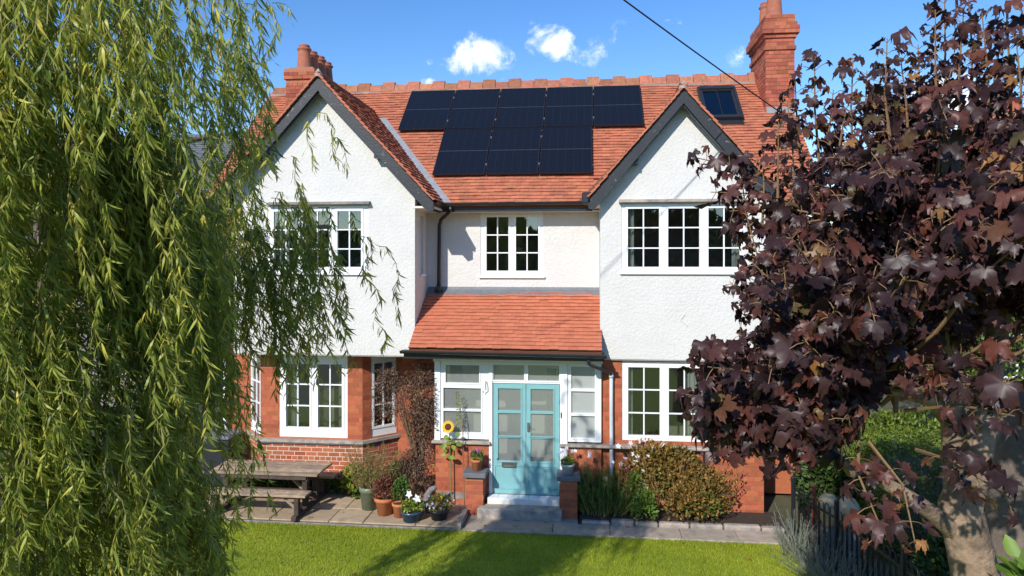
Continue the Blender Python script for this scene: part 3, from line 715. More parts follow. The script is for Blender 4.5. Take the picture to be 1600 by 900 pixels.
# ridge tiles with raised blocks
x = MX0 + .05; k = 0
ridge_m = MB().prismx([(-.15, -.13), (-.06, .06), (.06, .06), (.15, -.13), (.12, -.13), (.0, .02), (-.12, -.13)], .006, .298).mesh('ridge_tile', 'ridge')
crest_m = MB().prismx([(-.15, -.13), (-.07, .06), (-.055, .115), (.055, .115), (.07, .06), (.15, -.13)], .006, .298).mesh('ridge_tile', 'ridge')
while x < MX1 - .45:
    o = bpy.data.objects.new('ridge_tile', crest_m if k % 2 else ridge_m)
    link(o, roof, Matrix.Translation((x, MRY, MRZ + .03 + random.uniform(-.008, .008))) @ Matrix.Rotation(random.gauss(0, .012), 4, 'X') @ Matrix.Rotation(random.gauss(0, .012), 4, 'Y')); x += .302; k += 1
MB().prismx([(MRY - .19, MRZ - .14), (MRY - .16, MRZ - .09), (MRY + .1, MRZ - .05), (MRY + .1, MRZ - .14)], MX0 + .02, MX1 - .4).build('ridge_mortar', 'stone', roof)
# gutters
def gutter(a, b, r=.058, name='gutter', fascia=.0, joints=3):
    a, b = Vector(a), Vector(b); d = (b - a).normalized(); side = Vector((d.y, -d.x, 0)); L = (b - a).length
    prof = [(r * math.cos(t), r * math.sin(t)) for t in [math.pi + math.pi * i / 10 for i in range(11)]]; prof = prof + [(x * .9, y * .9) for x, y in reversed(prof)]
    vs = []; n_ = len(prof)
    for q in (a, b): vs += [q + side * x + Vector((0, 0, y)) for x, y in prof]
    g_ = MB().add(vs, [(i, (i + 1) % n_, (i + 1) % n_ + n_, i + n_) for i in range(n_)] + [tuple(range(n_)), tuple(range(2 * n_ - 1, n_ - 1, -1))])
    for i in range(joints):
        c = a + d * L * (i + .6) / joints; vs = []
        for q in (c - d * .022, c + d * .022): vs += [q + side * x * 1.1 + Vector((0, 0, y * 1.1 + .002)) for x, y in prof]
        g_.add(vs, [(i2, (i2 + 1) % n_, (i2 + 1) % n_ + n_, i2 + n_) for i2 in range(n_)])
    return g_.build(name, 'blackpaint', house)
gutter((LCX + 2.0, MY0 - .05, 5.56), (RCX - 1.5, MY0 - .05, 5.58), .065, joints=4)
MB().box(LCX + 2.0, RCX - 1.55, MY0 + .03, MY0 + .06, 5.40, 5.58).build('fascia', 'blackpaint', house)
MB().box(-3.16, .2, MY0 + .06, YR, 5.41, 5.44).build('soffit', 'cream', house)
gutter((LCX + 2.16, GF + .05, 5.56), (LCX + 2.16, MY0 - .02, 5.55), .06, joints=1)
MB().box(LCX + 2.05, LCX + 2.09, GF + .06, MY0, 5.38, 5.55).build('fascia', 'blackpaint', house)
gutter((RCX - 1.66, MY0 - .02, 5.55), (RCX - 1.66, GF + .05, 5.56), .06, joints=1)
MB().bbox(RCX - 1.74, RCX - 1.58, GF + .0, GF + .18, 5.47, 5.67, .02).build('hopper', 'blackpaint', house)
# left downpipe from the main gutter to the porch roof
u = lambda uu, v, Y=13.5: P(uu, v, Y)
MB().tube([(P(704, 318, 13.15).x, 13.15, 5.50), (P(704, 326, 13.15).x, 13.16, 5.42), P(699, 334, 13.25), P(689, 343, 13.5), P(686.5, 352, 13.53), P(686, 400, 13.53), P(685.5, 452, 13.53)], .036, 10).tube([P(685.5, 446, 13.53), P(685.5, 456, 13.53)], [.045, .085], 10).build('downpipe', 'blackpaint', house, smooth=True)
# porch roof
PZ1, PZ0, PY0, PY1 = 3.86, 2.93, 12.14, YR
pxa, pxb = -3.155, .225
proof = MB().prismx([(PY0, PZ0 - .02), (PY1, PZ1 - .02), (PY1, PZ1 - .12), (PY0 + .03, PZ0 - .10)], pxa, pxb).build('porch_roof', 'deck', house)
psl = Vector((0, PY1 - PY0, PZ1 - PZ0)); T, A = lay_tiles((pxa, PY0, PZ0), (1, 0, 0), psl, pxb - pxa, psl.length - .02, None, .003, .105)
tms = [np_mesh('tile', tile_t * (1, 1, 1), tile_f, 'tilenew') for _ in range(1)]
for i in range(min(300, len(T))):
    a = A[i]; M = Matrix(((a[0][0], a[1][0], a[2][0], T[i][0]), (a[0][1], a[1][1], a[2][1], T[i][1]), (a[0][2], a[1][2], a[2][2], T[i][2]), (0, 0, 0, 1)))
    link(bpy.data.objects.new('tile', tms[0]), proof, M)
if len(T) > 300: batch('roof_tiles', 'tilenew', proof, T[300:], A[300:], tile_t, tile_f)
MB().prismx([(PY1 - .135, PZ1 - .035), (PY1 - .02, PZ1 + .05), (PY1 - .004, PZ1 + .10), (PY1 - .004, PZ1 - .02), (PY1 - .13, PZ1 - .075)], pxa + .01, pxb - .01).build('flashing', 'lead', house)
gutter((pxa - .14, PY0 - .04, 2.90), (pxb + .08, PY0 - .04, 2.865), .062, joints=5)
MB().box(pxa - .1, pxb + .04, PY0 + .03, PY0 + .06, 2.745, 2.90).build('fascia', 'blackpaint', house)
MB().box(pxa - .1, pxb + .04, PY0 + .06, YW + .0, 2.80, 2.825).build('soffit', 'cream', house)
# right downpipe: black swan neck, then white pipe
MB().tube([P(919.5, 560, 12.15), P(920, 568, 12.2), P(923, 571, 12.25), P(951, 581, 12.55), P(954.5, 585, 12.6)], .033, 9).build('swan_neck', 'blackpaint', house, smooth=True)
dp = MB().tube([P(955, 583, 12.62), P(955, 640, 12.62), P(955.5, 735, 12.6), (P(955, 640, 12.6).x, 12.6, .08)], .034, 10).tube([P(955, 585, 12.62), P(955, 590, 12.62)], .043, 10).build('downpipe', 'zinc', house, smooth=True)
MB().tube([P(352, 562, 13.5), P(352, 690, 13.5), (P(352, 690, 13.5).x, 13.5, .1)], .04, 10).build('downpipe', 'white', house, smooth=True)
# roof window
def on_roof(x, y, up=0): nrm = Vector((0, -MT, 1)).normalized(); return Vector((x, y, zmain(y))) + nrm * up
RN = Vector((0, -MT, 1)).normalized()
def roof_matrix(x, y, up): return Matrix.Translation(on_roof(x, y, up)) @ Matrix((( 1, 0, 0, 0), (0, SL.y, RN.y, 0), (0, SL.z, RN.z, 0), (0, 0, 0, 1)))
Mk = roof_matrix(2.44, 15.13, .02)
rwn = MB().box(-.06, .76, -.16, -.0, -.0, .035).box(-.05, .0, 0, 1.30, 0, .10).box(.72, .77, 0, 1.30, 0, .10).box(0, .72, 0, .09, 0, .12).box(0, .72, 1.2, 1.30, 0, .11).build('roof_window', 'blackpaint', house, Mk)
MB().box(.055, .355, .12, 1.17, .05, .056).build('pane', 'glass', rwn, Mk); MB().box(.365, .665, .12, 1.17, .05, .056).build('pane', 'glass', rwn, Mk)
MB().grid_wall(0.003, .717, .0, 1.0, 0, .03, [(.06, .655, .02, .98)])
MB().box(.003, .05, .093, 1.197, .02, .075).box(.67, .717, .093, 1.197, .02, .075).box(.05, .67, .093, .118, .02, .075).box(.05, .67, 1.172, 1.197, .02, .075).box(.356, .364, .118, 1.172, .03, .07).build('sash', 'blackpaint', rwn, Mk)
MB().box(.0, .72, .1, 1.2, -.6, -.58).build('blind', 'white', rwn, Mk)
# chimneys
def chimney(x0, x1, y0, y1, z0, bands, m):
    """bands: [(z_top, outset)] from the bottom up"""
    c = None; z = z0
    for (zt, o) in bands:
        mb = MB().box(x0 - o + .006, x1 + o - .006, y0 - o + .006, y1 + o - .006, z, zt)
        if c is None: c = mb.build('chimney', 'mortarred', house)
        else: mb.build('chimney_band', 'mortarred', c)
        brickwork(c, Matrix.Translation((0, y0 - o, 0)), x0 - o, x1 + o, z, zt, m=m, single=False, gap=.006)
        brickwork(c, local((x0 - o, y1 + o, 0), R(-90)), 0, y1 - y0 + 2 * o, z, zt, m=m, single=False, gap=.006)
        brickwork(c, local((x1 + o, y0 - o, 0), R(90)), 0, y1 - y0 + 2 * o, z, zt, m=m, single=False, gap=.006)
        z = zt
    return c
def pot(c, x, y, z, h, r, m='clay'):
    MB().lathe([(r * 1.15, 0), (r * 1.1, .04), (r, .06), (r * .8, h * .72), (r * .78, h * .74), (r * .98, h * .78), (r * .98, h * .84), (r * .74, h * .86), (r * .72, h * .9), (r * .8, h * .93), (r * .7, h * .98), (r * .35, h), (0, h)], (x, y, z), 18).build('chimney_pot', m, c, smooth=True)
c = chimney(3.71, 4.29, 15.33, 16.72, 6.9, [(8.90, 0), (8.985, .03), (9.15, 0), (9.235, .035), (9.40, .085), (9.485, .05), (9.65, .01)], 'brickdull')
pot(c, 3.95, 15.62, 9.65, .75, .17); pot(c, 3.93, 16.3, 9.65, .6, .14, 'clay')
MB().prismx([(15.31, 7.44), (15.31, 7.70), (15.322, 7.70), (15.322, 7.44)], 3.72, 4.28).prismx([(15.31, 7.44), (15.0, 7.23), (15.0, 7.25), (15.31, 7.47)], 3.68, 4.3).build('chimney_lead', 'leadlight', c)
c = chimney(-6.88, -6.22, 15.42, 17.4, 7.2, [(8.60, 0), (8.84, .035)], 'brickdull')
MB().box(-6.86, -6.24, 15.44, 17.38, 8.842, 8.88).build('flaunching', 'stone', c)
for i in range(4): pot(c, -6.53, 15.64 + i * .46, 8.87, .58 - .02 * (i % 2), .165)

# --- solar panels
words = ['first', 'second', 'third', 'fourth', 'fifth']
PW, PL = 1.055, 1.655
frame_me = MB().box(0, PW - .02, 0, .016, 0, .035).box(0, PW - .02, PL - .036, PL - .02, 0, .035).box(0, .014, .016, PL - .036, 0, .035).box(PW - .034, PW - .02, .016, PL - .036, 0, .035).mesh('frame', 'pvframe')
glass_me = MB().box(.014, PW - .034, .016, PL / 2 - .018, .012, .031).mesh('cell_sheet', 'pvblack')
line_me = MB().box(.014, PW - .034, PL / 2 - .018, PL / 2 - .008, .012, .030).mesh('busbar', 'alu')
clip_me = MB().box(-.022, .004, 0, .06, .0, .042).mesh('clamp', 'alu')
rail_me = MB().box(-.02, PW, 0, .04, -.06, -.004).mesh('rail', 'alu')
def panel(x, y, label):
    M = roof_matrix(x, y, .09)
    t = bpy.data.objects.new('solar_panel', None); link(t, None, M); tag(t, label, 'solar panel', 'solar panels on the roof')
    link(bpy.data.objects.new('frame', frame_me), t, M); link(bpy.data.objects.new('cell_sheet', glass_me), t, M)
    link(bpy.data.objects.new('cell_sheet', glass_me), t, M @ Matrix.Translation((0, PL / 2 - .026, 0))); link(bpy.data.objects.new('busbar', line_me), t, M)
    for s in (.28, 1.25):
        link(bpy.data.objects.new('clamp', clip_me), t, M @ Matrix.Translation((0, s, 0))); link(bpy.data.objects.new('rail', rail_me), t, M @ Matrix.Translation((0, s, 0)))
for i in range(5): panel(-4.11 + i * PW, 14.98, f'black solar panel, {words[i]} from the left in the upper row of five')
for i in range(3): panel(-3.08 + i * PW, 13.765, f'black solar panel, {["left", "middle", "right"][i]} one in the lower row of three')

# ------------------------------------------------------------------ foliage helpers
def leaves(name, m, parent, pts, axis, nrm, size, tmpl, tint, wscale=1.0, kind='stuff'):
    A = frames(axis, nrm, size); A[:, 1] *= wscale
    return batch(name, m, parent, pts, A, *tmpl, tint=np.clip(tint, 0, 1), kind=kind)
def individual_leaves(name, m, parent, pts, axis, nrm, size, tmpl, tint):
    pool = [np_mesh(name, tmpl[0], tmpl[1], m, np.full(len(tmpl[0]), t)) for t in np.linspace(0, 1, 14)]
    A = frames(axis, nrm, size)
    for p, a, t in zip(pts, A, np.clip(tint, 0, 1)):
        M = Matrix(((a[0][0], a[1][0], a[2][0], p[0]), (a[0][1], a[1][1], a[2][1], p[1]), (a[0][2], a[1][2], a[2][2], p[2]), (0, 0, 0, 1)))
        link(bpy.data.objects.new(name, pool[int(t * 13)]), parent, M)
def bush(root, c, r, n, m, size, tmpl=OVAL, shell=.35, tintm=.45, tints=.25, up=.5, wscale=1.0, name='foliage', droop=0.0, lumps=7):
    """leaf volume: lumpy ellipsoid"""
    d = unit(n); d[:, 2] = np.where(d[:, 2] < -.55, -d[:, 2], d[:, 2]); ld = unit(lumps); bumpv = (np.maximum(0, d @ ld.T) ** 6).max(1)
    rad = (shell + (1 - shell) * rng.random(n) ** .6) * (.78 + .3 * bumpv); p = np.array(c) + d * np.array(r) * rad[:, None]
    p[:, 2] = np.maximum(p[:, 2], .03)
    ax = norm(d * .7 + unit(n) * .7 + np.array([0, 0, .3 - droop])); nr = norm(d * .5 + unit(n) * .6 + np.array([0, 0, up]))
    return leaves(name, m, root, p, ax, nr, rng.uniform(.7, 1.25, n) * size, tmpl, rng.normal(tintm, tints, n), wscale)
def spires(root, c, rx, ry, h, n, m, size, tmpl, stem='twig', per=40, lean=.25, tintm=.45, tints=.25, name='foliage', spread=.03, leafup=.6):
    """upright stems clothed in small leaves"""
    mb = MB(); P_ = []; AX = []; NR = []
    for i in range(n):
        a = random.uniform(0, 2 * math.pi); q = math.sqrt(random.random()); b = Vector((c[0] + math.cos(a) * rx * q * .6, c[1] + math.sin(a) * ry * q * .6, c[2]))
        hh = h * random.uniform(.6, 1.05) * (1 - .25 * q); tip = b + Vector((math.cos(a) * rx * q * .5 + random.gauss(0, lean * .1), math.sin(a) * ry * q * .5 + random.gauss(0, lean * .1), hh))
        mid = (b + tip) / 2 + Vector((random.gauss(0, .03), random.gauss(0, .03), 0)); pts = [b, mid, tip]; mb.tube(pts, [.006, .005, .002], 4)
        t = rng.uniform(.15, 1, per); bz = np.array([list(b.lerp(mid, x * 2) if x < .5 else mid.lerp(tip, x * 2 - 1)) for x in t])
        o = unit(per); o[:, 2] = abs(o[:, 2]) * .5; P_.append(bz + o * spread * (1.2 - t)[:, None]); AX.append(norm(o + np.array([0, 0, leafup]))); NR.append(unit(per))
    mb.build('stem', stem, root); p = np.concatenate(P_); nn = len(p)
    return leaves(name, m, root, p, np.concatenate(AX), np.concatenate(NR), rng.uniform(.7, 1.2, nn) * size, tmpl, rng.normal(tintm, tints, nn))
def flowers(root, pts, m, size, name='flower', face=(0, -1, .5)):
    pts = np.array(pts); n_ = len(pts); nr = norm(np.array(face) + unit(n_) * .5); ax = unit(n_)
    fm = np_mesh('flower', FLOWER[0], FLOWER[1], m); A = frames(ax, nr, rng.uniform(.8, 1.2, n_) * size)
    for p, a in zip(pts, A):
        M = Matrix(((a[0][0], a[1][0], a[2][0], p[0]), (a[0][1], a[1][1], a[2][1], p[1]), (a[0][2], a[1][2], a[2][2], p[2]), (0, 0, 0, 1)))
        link(bpy.data.objects.new(name, fm), root, M)

# ------------------------------------------------------------------ weeping willow (left)
wt = thing('willow_tree', 'weeping willow with twisted hanging twigs filling the left of the picture', 'tree', (-4.05, 4.75, 0))
wb = Vector((-4.05, 4.75, 0))
MB().tube([wb, wb + Vector((.05, 0, 1.2)), wb + Vector((-.05, .1, 2.6)), wb + Vector((.1, .1, 4.0)), wb + Vector((0, .1, 5.6))], [.24, .2, .17, .13, .08], 12).build('trunk', 'barkdark', wt, smooth=True)
limbs = MB()
for k in range(13):
    a = random.uniform(-2.6, 1.4); z0 = random.uniform(2.6, 5.2); L = random.uniform(.5, .85); pts = []
    for i in range(8):
        t = i / 7; pts.append(wb + Vector((math.cos(a) * L * t + .09 * math.sin(t * 9 + k), math.sin(a) * L * t + .09 * math.cos(t * 8 + k), z0 + 1.5 * t - .5 * t * t + .07 * math.sin(t * 13))))
    limbs.tube(pts, [.045 - .041 * i / 7 for i in range(8)], 7)
limbs.tube([wb + Vector((.1, .1, 4.4)), (-3.7, 5.8, 5.5), (-3.25, 6.3, 5.7), (-2.95, 6.55, 5.5)], [.05, .035, .016, .005], 7)
limbs.build('limb', 'barkdark', wt, smooth=True)
starts = []
boughs = []
for k in range(180):
    a = random.uniform(-2.75, .8) if k < 140 else random.uniform(0, 2 * math.pi); rr = 1.15 * random.random() ** .38
    boughs.append((wb.x + math.cos(a) * rr, wb.y + math.sin(a) * rr, 7.3 - .4 * (rr / 1.15) ** 2 - (k % 15) / 15 * 4.5 - random.random() * .3, a, random.uniform(1.1, 2.1)))
boughs = [b for b in boughs if b[0] / b[1] > -1.0]
boughs = [(x, y_, min(z, (12.9 - y_) * (.80 if y_ < 4.5 else .71) - .3 * random.random()), a, L) for (x, y_, z, a, L) in boughs]
for (x, y_, z, a, L) in boughs:                          # the main dome: hanging bunches with gaps between them
    for i in range(random.randint(5, 9)):
        starts.append((x + random.gauss(0, .085), y_ + random.gauss(0, .085), z - abs(random.gauss(0, .25)), a + random.gauss(0, .5), L * random.uniform(.55, 1.1)))
for i in range(75):
    p = P(random.uniform(60, 330), random.uniform(-110, 60), random.uniform(3.7, 4.6)); starts.append((p.x, p.y, p.z, random.uniform(-1.5, .5), random.uniform(.5, 1.2)))
for i in range(34):
    p = P(random.uniform(335, 405) - 30 * random.random(), random.uniform(-60, 190), random.uniform(4.6, 5.4)); starts.append((p.x, p.y, p.z, 0.2, random.uniform(.4, 1.0)))
for i in range(125):                                     # the long bough reaching towards the house
    t = random.random(); x = -3.75 + 1.2 * t + random.gauss(0, .08); y_ = 6.0 + .8 * random.random()
    starts.append((x, y_, 5.65 - .55 * t - random.random() * 1.15, random.uniform(-1, .6), random.uniform(.5, 1.35) * (1.1 - .35 * t)))
for (uu, v, Yq, L) in ((575, 370, 6.6, 1.15), (590, 385, 6.6, .75), (520, 400, 6.6, .8), (505, 175, 6.6, .55), (475, 190, 6.6, .45), (530, 215, 6.6, .35), (450, 245, 6.5, .7), (440, 5, 6.2, .2), (370, 5, 6., .3),
                       (425, 10, 6.2, .25), (545, 330, 6.6, .7), (350, 660, 6.4, .9), (405, 690, 6.4, .7), (385, 560, 6.4, 1.0), (365, 600, 6.2, 1.3), (345, 600, 6.1, 1.4), (420, 540, 6.4, .5), (330, 690, 6.0, .6), (410, 120, 5.6, .5), (385, 170, 5.6, .6)):
    p = P(uu, v, Yq); starts.append((p.x, p.y, p.z, 0.0, L))
tw = MB(); LP = []; LAX = []; LT_ = []
for (x, y_, z, a, L) in starts:
    n_ = max(5, int(L / .09)); ph = random.uniform(0, 6.28); ph2 = random.uniform(0, 6.28); amp = random.uniform(.015, .05); pts = []
    z = max(z, 1.9); out_ = random.uniform(.08, .28); base_t = random.gauss(.42, .16)
    for i in range(n_):
        t = i / (n_ - 1); s = t * L
        o = out_ * (1 - math.exp(-s * 3)); pts.append(Vector((x + math.cos(a) * o + amp * math.sin(s * 15 + ph) + .05 * math.sin(s * 4 + ph2), y_ + math.sin(a) * o + amp * math.cos(s * 14 + ph2), z + .10 * math.sin(min(1, s * 4) * 3.14) - s * .95)))
    tw.tube(pts, [.0045 - .003 * i / n_ for i in range(n_)], 3)
    nl = int(L * 68); ts = rng.uniform(.04, 1, nl) * (n_ - 1); i0 = np.minimum(ts.astype(int), n_ - 2); pa = np.array([list(p) for p in pts])
    pos = pa[i0] + (pa[i0 + 1] - pa[i0]) * (ts - i0)[:, None]; h = unit(nl); h[:, 2] = 0
    LP.append(pos); LAX.append(norm(norm(h) * rng.uniform(.25, .9, nl)[:, None] + np.array([0, 0, -.8]) + unit(nl) * .15)); LT_.append(rng.normal(base_t, .2, nl) + .12 * (rng.random(nl) > .93) * 4)
tw.build('twig', 'willowtwig', wt)['kind'] = 'stuff'
p = np.concatenate(LP); ax = np.concatenate(LAX); ti = np.concatenate(LT_); nn = len(p); nr = norm(unit(nn) + np.array([-.4, -.95, .6])); sz = rng.uniform(.065, .135, nn)
dist = np.linalg.norm(p - np.array([0, 0, 4.5]), axis=1); vis = (p[:, 0] > -4.4); order = np.argsort(np.where(vis, dist, 99)); near = order[:300]; rest = order[300:]
leaves('foliage', 'willowleaf', wt, p[rest], ax[rest], nr[rest], sz[rest], WILLOW, ti[rest])
individual_leaves('leaf', 'willowleaf', wt, p[near], ax[near], nr[near], sz[near], WILLOW, ti[near])

# ------------------------------------------------------------------ purple maple (right)
mbase = P(1545, 900, 5.1); mbase.z = 0
mt = thing('maple_tree', 'purple-leaved maple with pale forked trunk at the right of the picture', 'tree', (mbase.x, mbase.y, 0))
fork = P(1500, 790, 5.1)
trunk = MB().tube([(mbase.x + .1, 5.15, -.05), (mbase.x + .06, 5.15, .5), (mbase.x + .02, 5.12, 1.4), P(1525, 900, 5.1), fork, P(1528, 700, 5.15), P(1545, 600, 5.3), P(1570, 450, 5.5), P(1560, 250, 5.4)], [.30, .23, .175, .15, .135, .095, .08, .065, .03], 14)
trunk.tube([P(1505, 800, 5.12), P(1497, 740, 5.22), P(1488, 650, 5.32), P(1483, 540, 5.3), P(1470, 400, 5.2), P(1450, 220, 5.0)], [.12, .095, .08, .07, .05, .025], 12)
trunk.build('trunk', 'bark', mt, smooth=True)
MB().tube([P(1600, 990, 6.2), P(1592, 860, 6.2), P(1600, 700, 6.3), P(1640, 560, 6.3)], [.32, .27, .2, .1], 12).build('trunk', 'barkdark', mt, smooth=True)
br = MB(); lb = MB()
lb.tube([P(1532, 872, 5.2), P(1490, 828, 5.08), P(1455, 800, 5.0), P(1425, 780, 4.95), P(1375, 750, 4.9), P(1330, 738, 4.85), P(1290, 690, 4.8), P(1240, 640, 4.7)], [.09, .068, .056, .048, .042, .033, .024, .012], 10)
lb.tube([P(1492, 670, 5.36), P(1455, 625, 5.1), P(1400, 612, 4.9), P(1330, 590, 4.7), P(1230, 560, 4.6)], [.06, .045, .038, .028, .012], 8)
lb.build('limb', 'bark', mt, smooth=True)
CC = np.array([2.2, 5.0, 4.45]); hub = [P(1483, 540, 5.3), P(1470, 400, 5.2), P(1545, 600, 5.3), P(1570, 450, 5.5), P(1330, 590, 4.7), P(1400, 612, 4.9), P(1455, 300, 5.0)]
tips = []
while len(tips) < 540:
    d = rng.normal(size=3); d /= np.linalg.norm(d); r = (rng.random() ** .45)
    q = CC + d * np.array([1.62, 1.75, 1.5]) * r
    # outline of the crown in the garden: lower on the house side, open underneath around the trunk
    if q[2] > 4.5 + .255 * q[1] - .75 * max(0, 2.1 - q[0]): continue
    if q[2] > 4.55 and q[0] < .27 * q[1]: continue
    if q[2] > 3.85 and q[0] < .215 * q[1]: continue
    if q[2] < 2.95 + .25 * max(0, 5 - q[1]) : continue
    if q[0] > 1.35 and q[2] < 4.5 - (.125 if q[0] < 1.9 else .085) * q[1]: continue
    if q[0] < 1.15 and q[2] > 5.15: continue
    if .47 < q[0] / q[1] < .58 and .12 < (q[2] - 4.5) / q[1] < .26 and rng.random() < .8: continue
    tips.append(q)
for (uu, v, Yq) in ((1080, 245, 5.3), (1110, 300, 5.2), (1140, 330, 5.1), (1062, 612, 4.8), (1080, 655, 4.6), (1095, 690, 4.6), (1100, 640, 4.4), (1130, 690, 4.3), (1180, 720, 4.2), (1210, 735, 4.2),
                    (1085, 590, 4.6), (1135, 590, 4.5), (1160, 640, 4.2), (1200, 690, 4.1), (1250, 700, 4.1), (1385, 845, 4.2), (1432, 858, 4.1), (1580, 780, 3.2)):
    tips.append(np.array(P(uu, v, Yq)))
for i in range(58):                                      # low skirts of the crown on the house side
    t = random.random(); tips.append(np.array(P(1075 + 255 * t, random.uniform(545, 690 + 35 * math.sin(t * 3.1)), random.uniform(4.0, 5.0))))
for (uu, v, Yq) in ((1585, 650, 3.5), (1450, 570, 4.0), (1520, 560, 3.8), (1590, 600, 3.6), (1140, 440, 5.2), (1160, 470, 5.1), (1180, 420, 5.2), (1150, 520, 5.0), (1190, 360, 5.2)): tips.append(np.array(P(uu, v, Yq)))
MPP, MAX_, MNR, MT_ = [], [], [], []; SZ = []
def shoot(pts, pairs, szm, upright=False, tb=.4):
    pa = [Vector(p) for p in pts]; br.tube(pa, [.011 - .008 * i / (len(pa) - 1) for i in range(len(pa))], 5)
    m_ = len(pa) - 1; ph = random.uniform(0, 3.14)
    for j in range(pairs):
        t = (.25 + .75 * (j + .6) / pairs) * m_; i0 = min(int(t), m_ - 1); c = pa[i0].lerp(pa[i0 + 1], t - i0); d = (pa[i0 + 1] - pa[i0]).normalized()
        s0 = d.orthogonal().normalized(); s1 = d.cross(s0); ang = ph + j * 1.57
        for sg in (0, math.pi):
            o = s0 * math.cos(ang + sg) + s1 * math.sin(ang + sg); pl = random.uniform(.05, .11); e = c + (o + d * .35 + Vector((0, 0, .15))).normalized() * pl
            br.tube([c, (c + e) / 2 + Vector((0, 0, .008)), e], .0028, 3)
            MPP.append(e); oo = Vector((o.x, o.y, 0)); oo = oo.normalized() if oo.length > .01 else Vector((0, -1, 0))
            MAX_.append(oo * .55 + Vector((0, 0, -.62)) + Vector(rng.normal(0, .3, 3))); MNR.append(oo * .45 + Vector((-.15, -.45, .75)) + Vector(rng.normal(0, .33, 3)))
            MT_.append(random.gauss(tb, .2) + (.45 if random.random() < .045 else 0)); SZ.append(random.choice((.06, .075, .09, .10, .125)) * random.uniform(.85, 1.1) * szm)
for i, q in enumerate(tips):
    q = Vector(q); h = min(hub, key=lambda b: (b - q).length); dv = (q - h); L = dv.length
    st_ = q - dv * min(1, .75 / max(L, .1)); st_.z -= .12
    if i % 3 == 0: br.tube([h, h.lerp(st_, .5) + Vector((0, 0, -.08)), st_], [.022, .016, .011], 5)
    mid = st_.lerp(q, .5) + Vector((random.gauss(0, .05), random.gauss(0, .05), .05))
    shoot([st_, mid, q], random.randint(5, 7), 1.0 if i < 540 else 1.1)
for (uu, v, v1, Yq) in ((1253, 230, 120, 5.2), (1280, 215, 85, 5.1), (1300, 230, 140, 5.0), (1335, 230, 90, 5.0), (1360, 210, 110, 5.2), (1395, 210, 60, 4.9), (1420, 200, 90, 5.), (1440, 190, 70, 5.2), (1475, 190, 15, 4.8), (1480, 160, -20, 5.), (1500, 170, 10, 4.8), (1515, 160, -30, 5.2), (1545, 160, 20, 4.8),
                        (1560, 170, 40, 5.), (1580, 160, -10, 4.8), (1595, 170, 60, 4.7), (1150, 500, 250, 5.2), (1175, 500, 330, 5.0), (1190, 330, 235, 5.1), (1215, 300, 190, 5.0), (1240, 280, 160, 5.1), (1385, 180, 105, 5.3), (1320, 240, 170, 4.8), (1460, 180, 100, 5.4)):
    a = P(uu + (50 if v >= 500 else 0), v + 40, Yq); b = P(uu - random.uniform(-8, 14), v1, Yq); shoot([a, a.lerp(b, .5) + Vector((random.gauss(0, .02), 0, 0)), b], max(4, int((b - a).length / .10)), .84, True, .5)
br.build('branch', 'twig', mt)['kind'] = 'stuff'
p = np.array([list(v) for v in MPP]); ax = np.array([list(v) for v in MAX_]); nr = np.array([list(v) for v in MNR]); ti = np.array(MT_); sz = np.array(SZ)
dist = np.linalg.norm(p - np.array([0, 0, 4.5]), axis=1) - sz * 6; infr = p[:, 0] / p[:, 1] < .56; order = np.argsort(np.where(infr, dist, 99)); near, rest = order[:300], order[300:]
for k in range(4):
    a, b = rest[k::4], near[k::4]
    leaves('foliage', 'mapleleaf', mt, p[a], ax[a], nr[a], sz[a], MAPLES[k], ti[a], rng.uniform(.8, 1.1)); individual_leaves('leaf', 'mapleleaf', mt, p[b], ax[b], nr[b], sz[b], MAPLES[k], ti[b])

# ------------------------------------------------------------------ picnic table
tb = thing('picnic_table', 'weathered wooden picnic table with attached benches on the patio', 'table', (-5.75, 12.2, .05))
ZT = .74
def plank(x0, x1, y0, y1, z, th=.04, name='plank', m='wood'): return MB().bbox(x0, x1, y0 + .004, y1 - .004, z - th, z, .005).build(name, m, tb)
for i in range(5): plank(-6.72 + random.uniform(-.01, .01), -4.72 + random.uniform(-.01, .01), 11.83 + i * .152, 11.83 + (i + 1) * .152, ZT)
for yy in (11.52, 12.60):
    for i in range(2): plank(-6.7, -4.8 + (.1 if yy > 12 else 0), yy + i * .145, yy + (i + 1) * .145, .47)
for xx in (-6.45, -4.98):
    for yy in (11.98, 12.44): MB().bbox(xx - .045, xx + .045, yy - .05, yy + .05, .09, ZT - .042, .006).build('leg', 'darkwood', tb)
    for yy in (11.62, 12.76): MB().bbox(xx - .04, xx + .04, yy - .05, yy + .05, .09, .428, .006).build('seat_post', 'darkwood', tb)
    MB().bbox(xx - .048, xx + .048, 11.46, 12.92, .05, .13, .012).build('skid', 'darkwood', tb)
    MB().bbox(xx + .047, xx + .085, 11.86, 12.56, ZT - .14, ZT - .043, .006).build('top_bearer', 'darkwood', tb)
    s = 1 if xx < -5.7 else -1
    MB().tube([(xx + s * .05, 12.2, .28), (xx + s * .48, 12.2, ZT - .05)], .035, 4).build('brace', 'wood', tb)
    MB().tube([(xx + s * .04, 11.65, .2), (xx + s * .3, 11.65, .425)], .025, 4).build('brace', 'wood', tb)
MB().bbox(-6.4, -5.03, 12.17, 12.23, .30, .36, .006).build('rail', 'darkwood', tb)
MB().bbox(-6.5, -4.9, 11.86, 11.90, ZT - .115, ZT - .043, .006).build('apron', 'darkwood', tb)

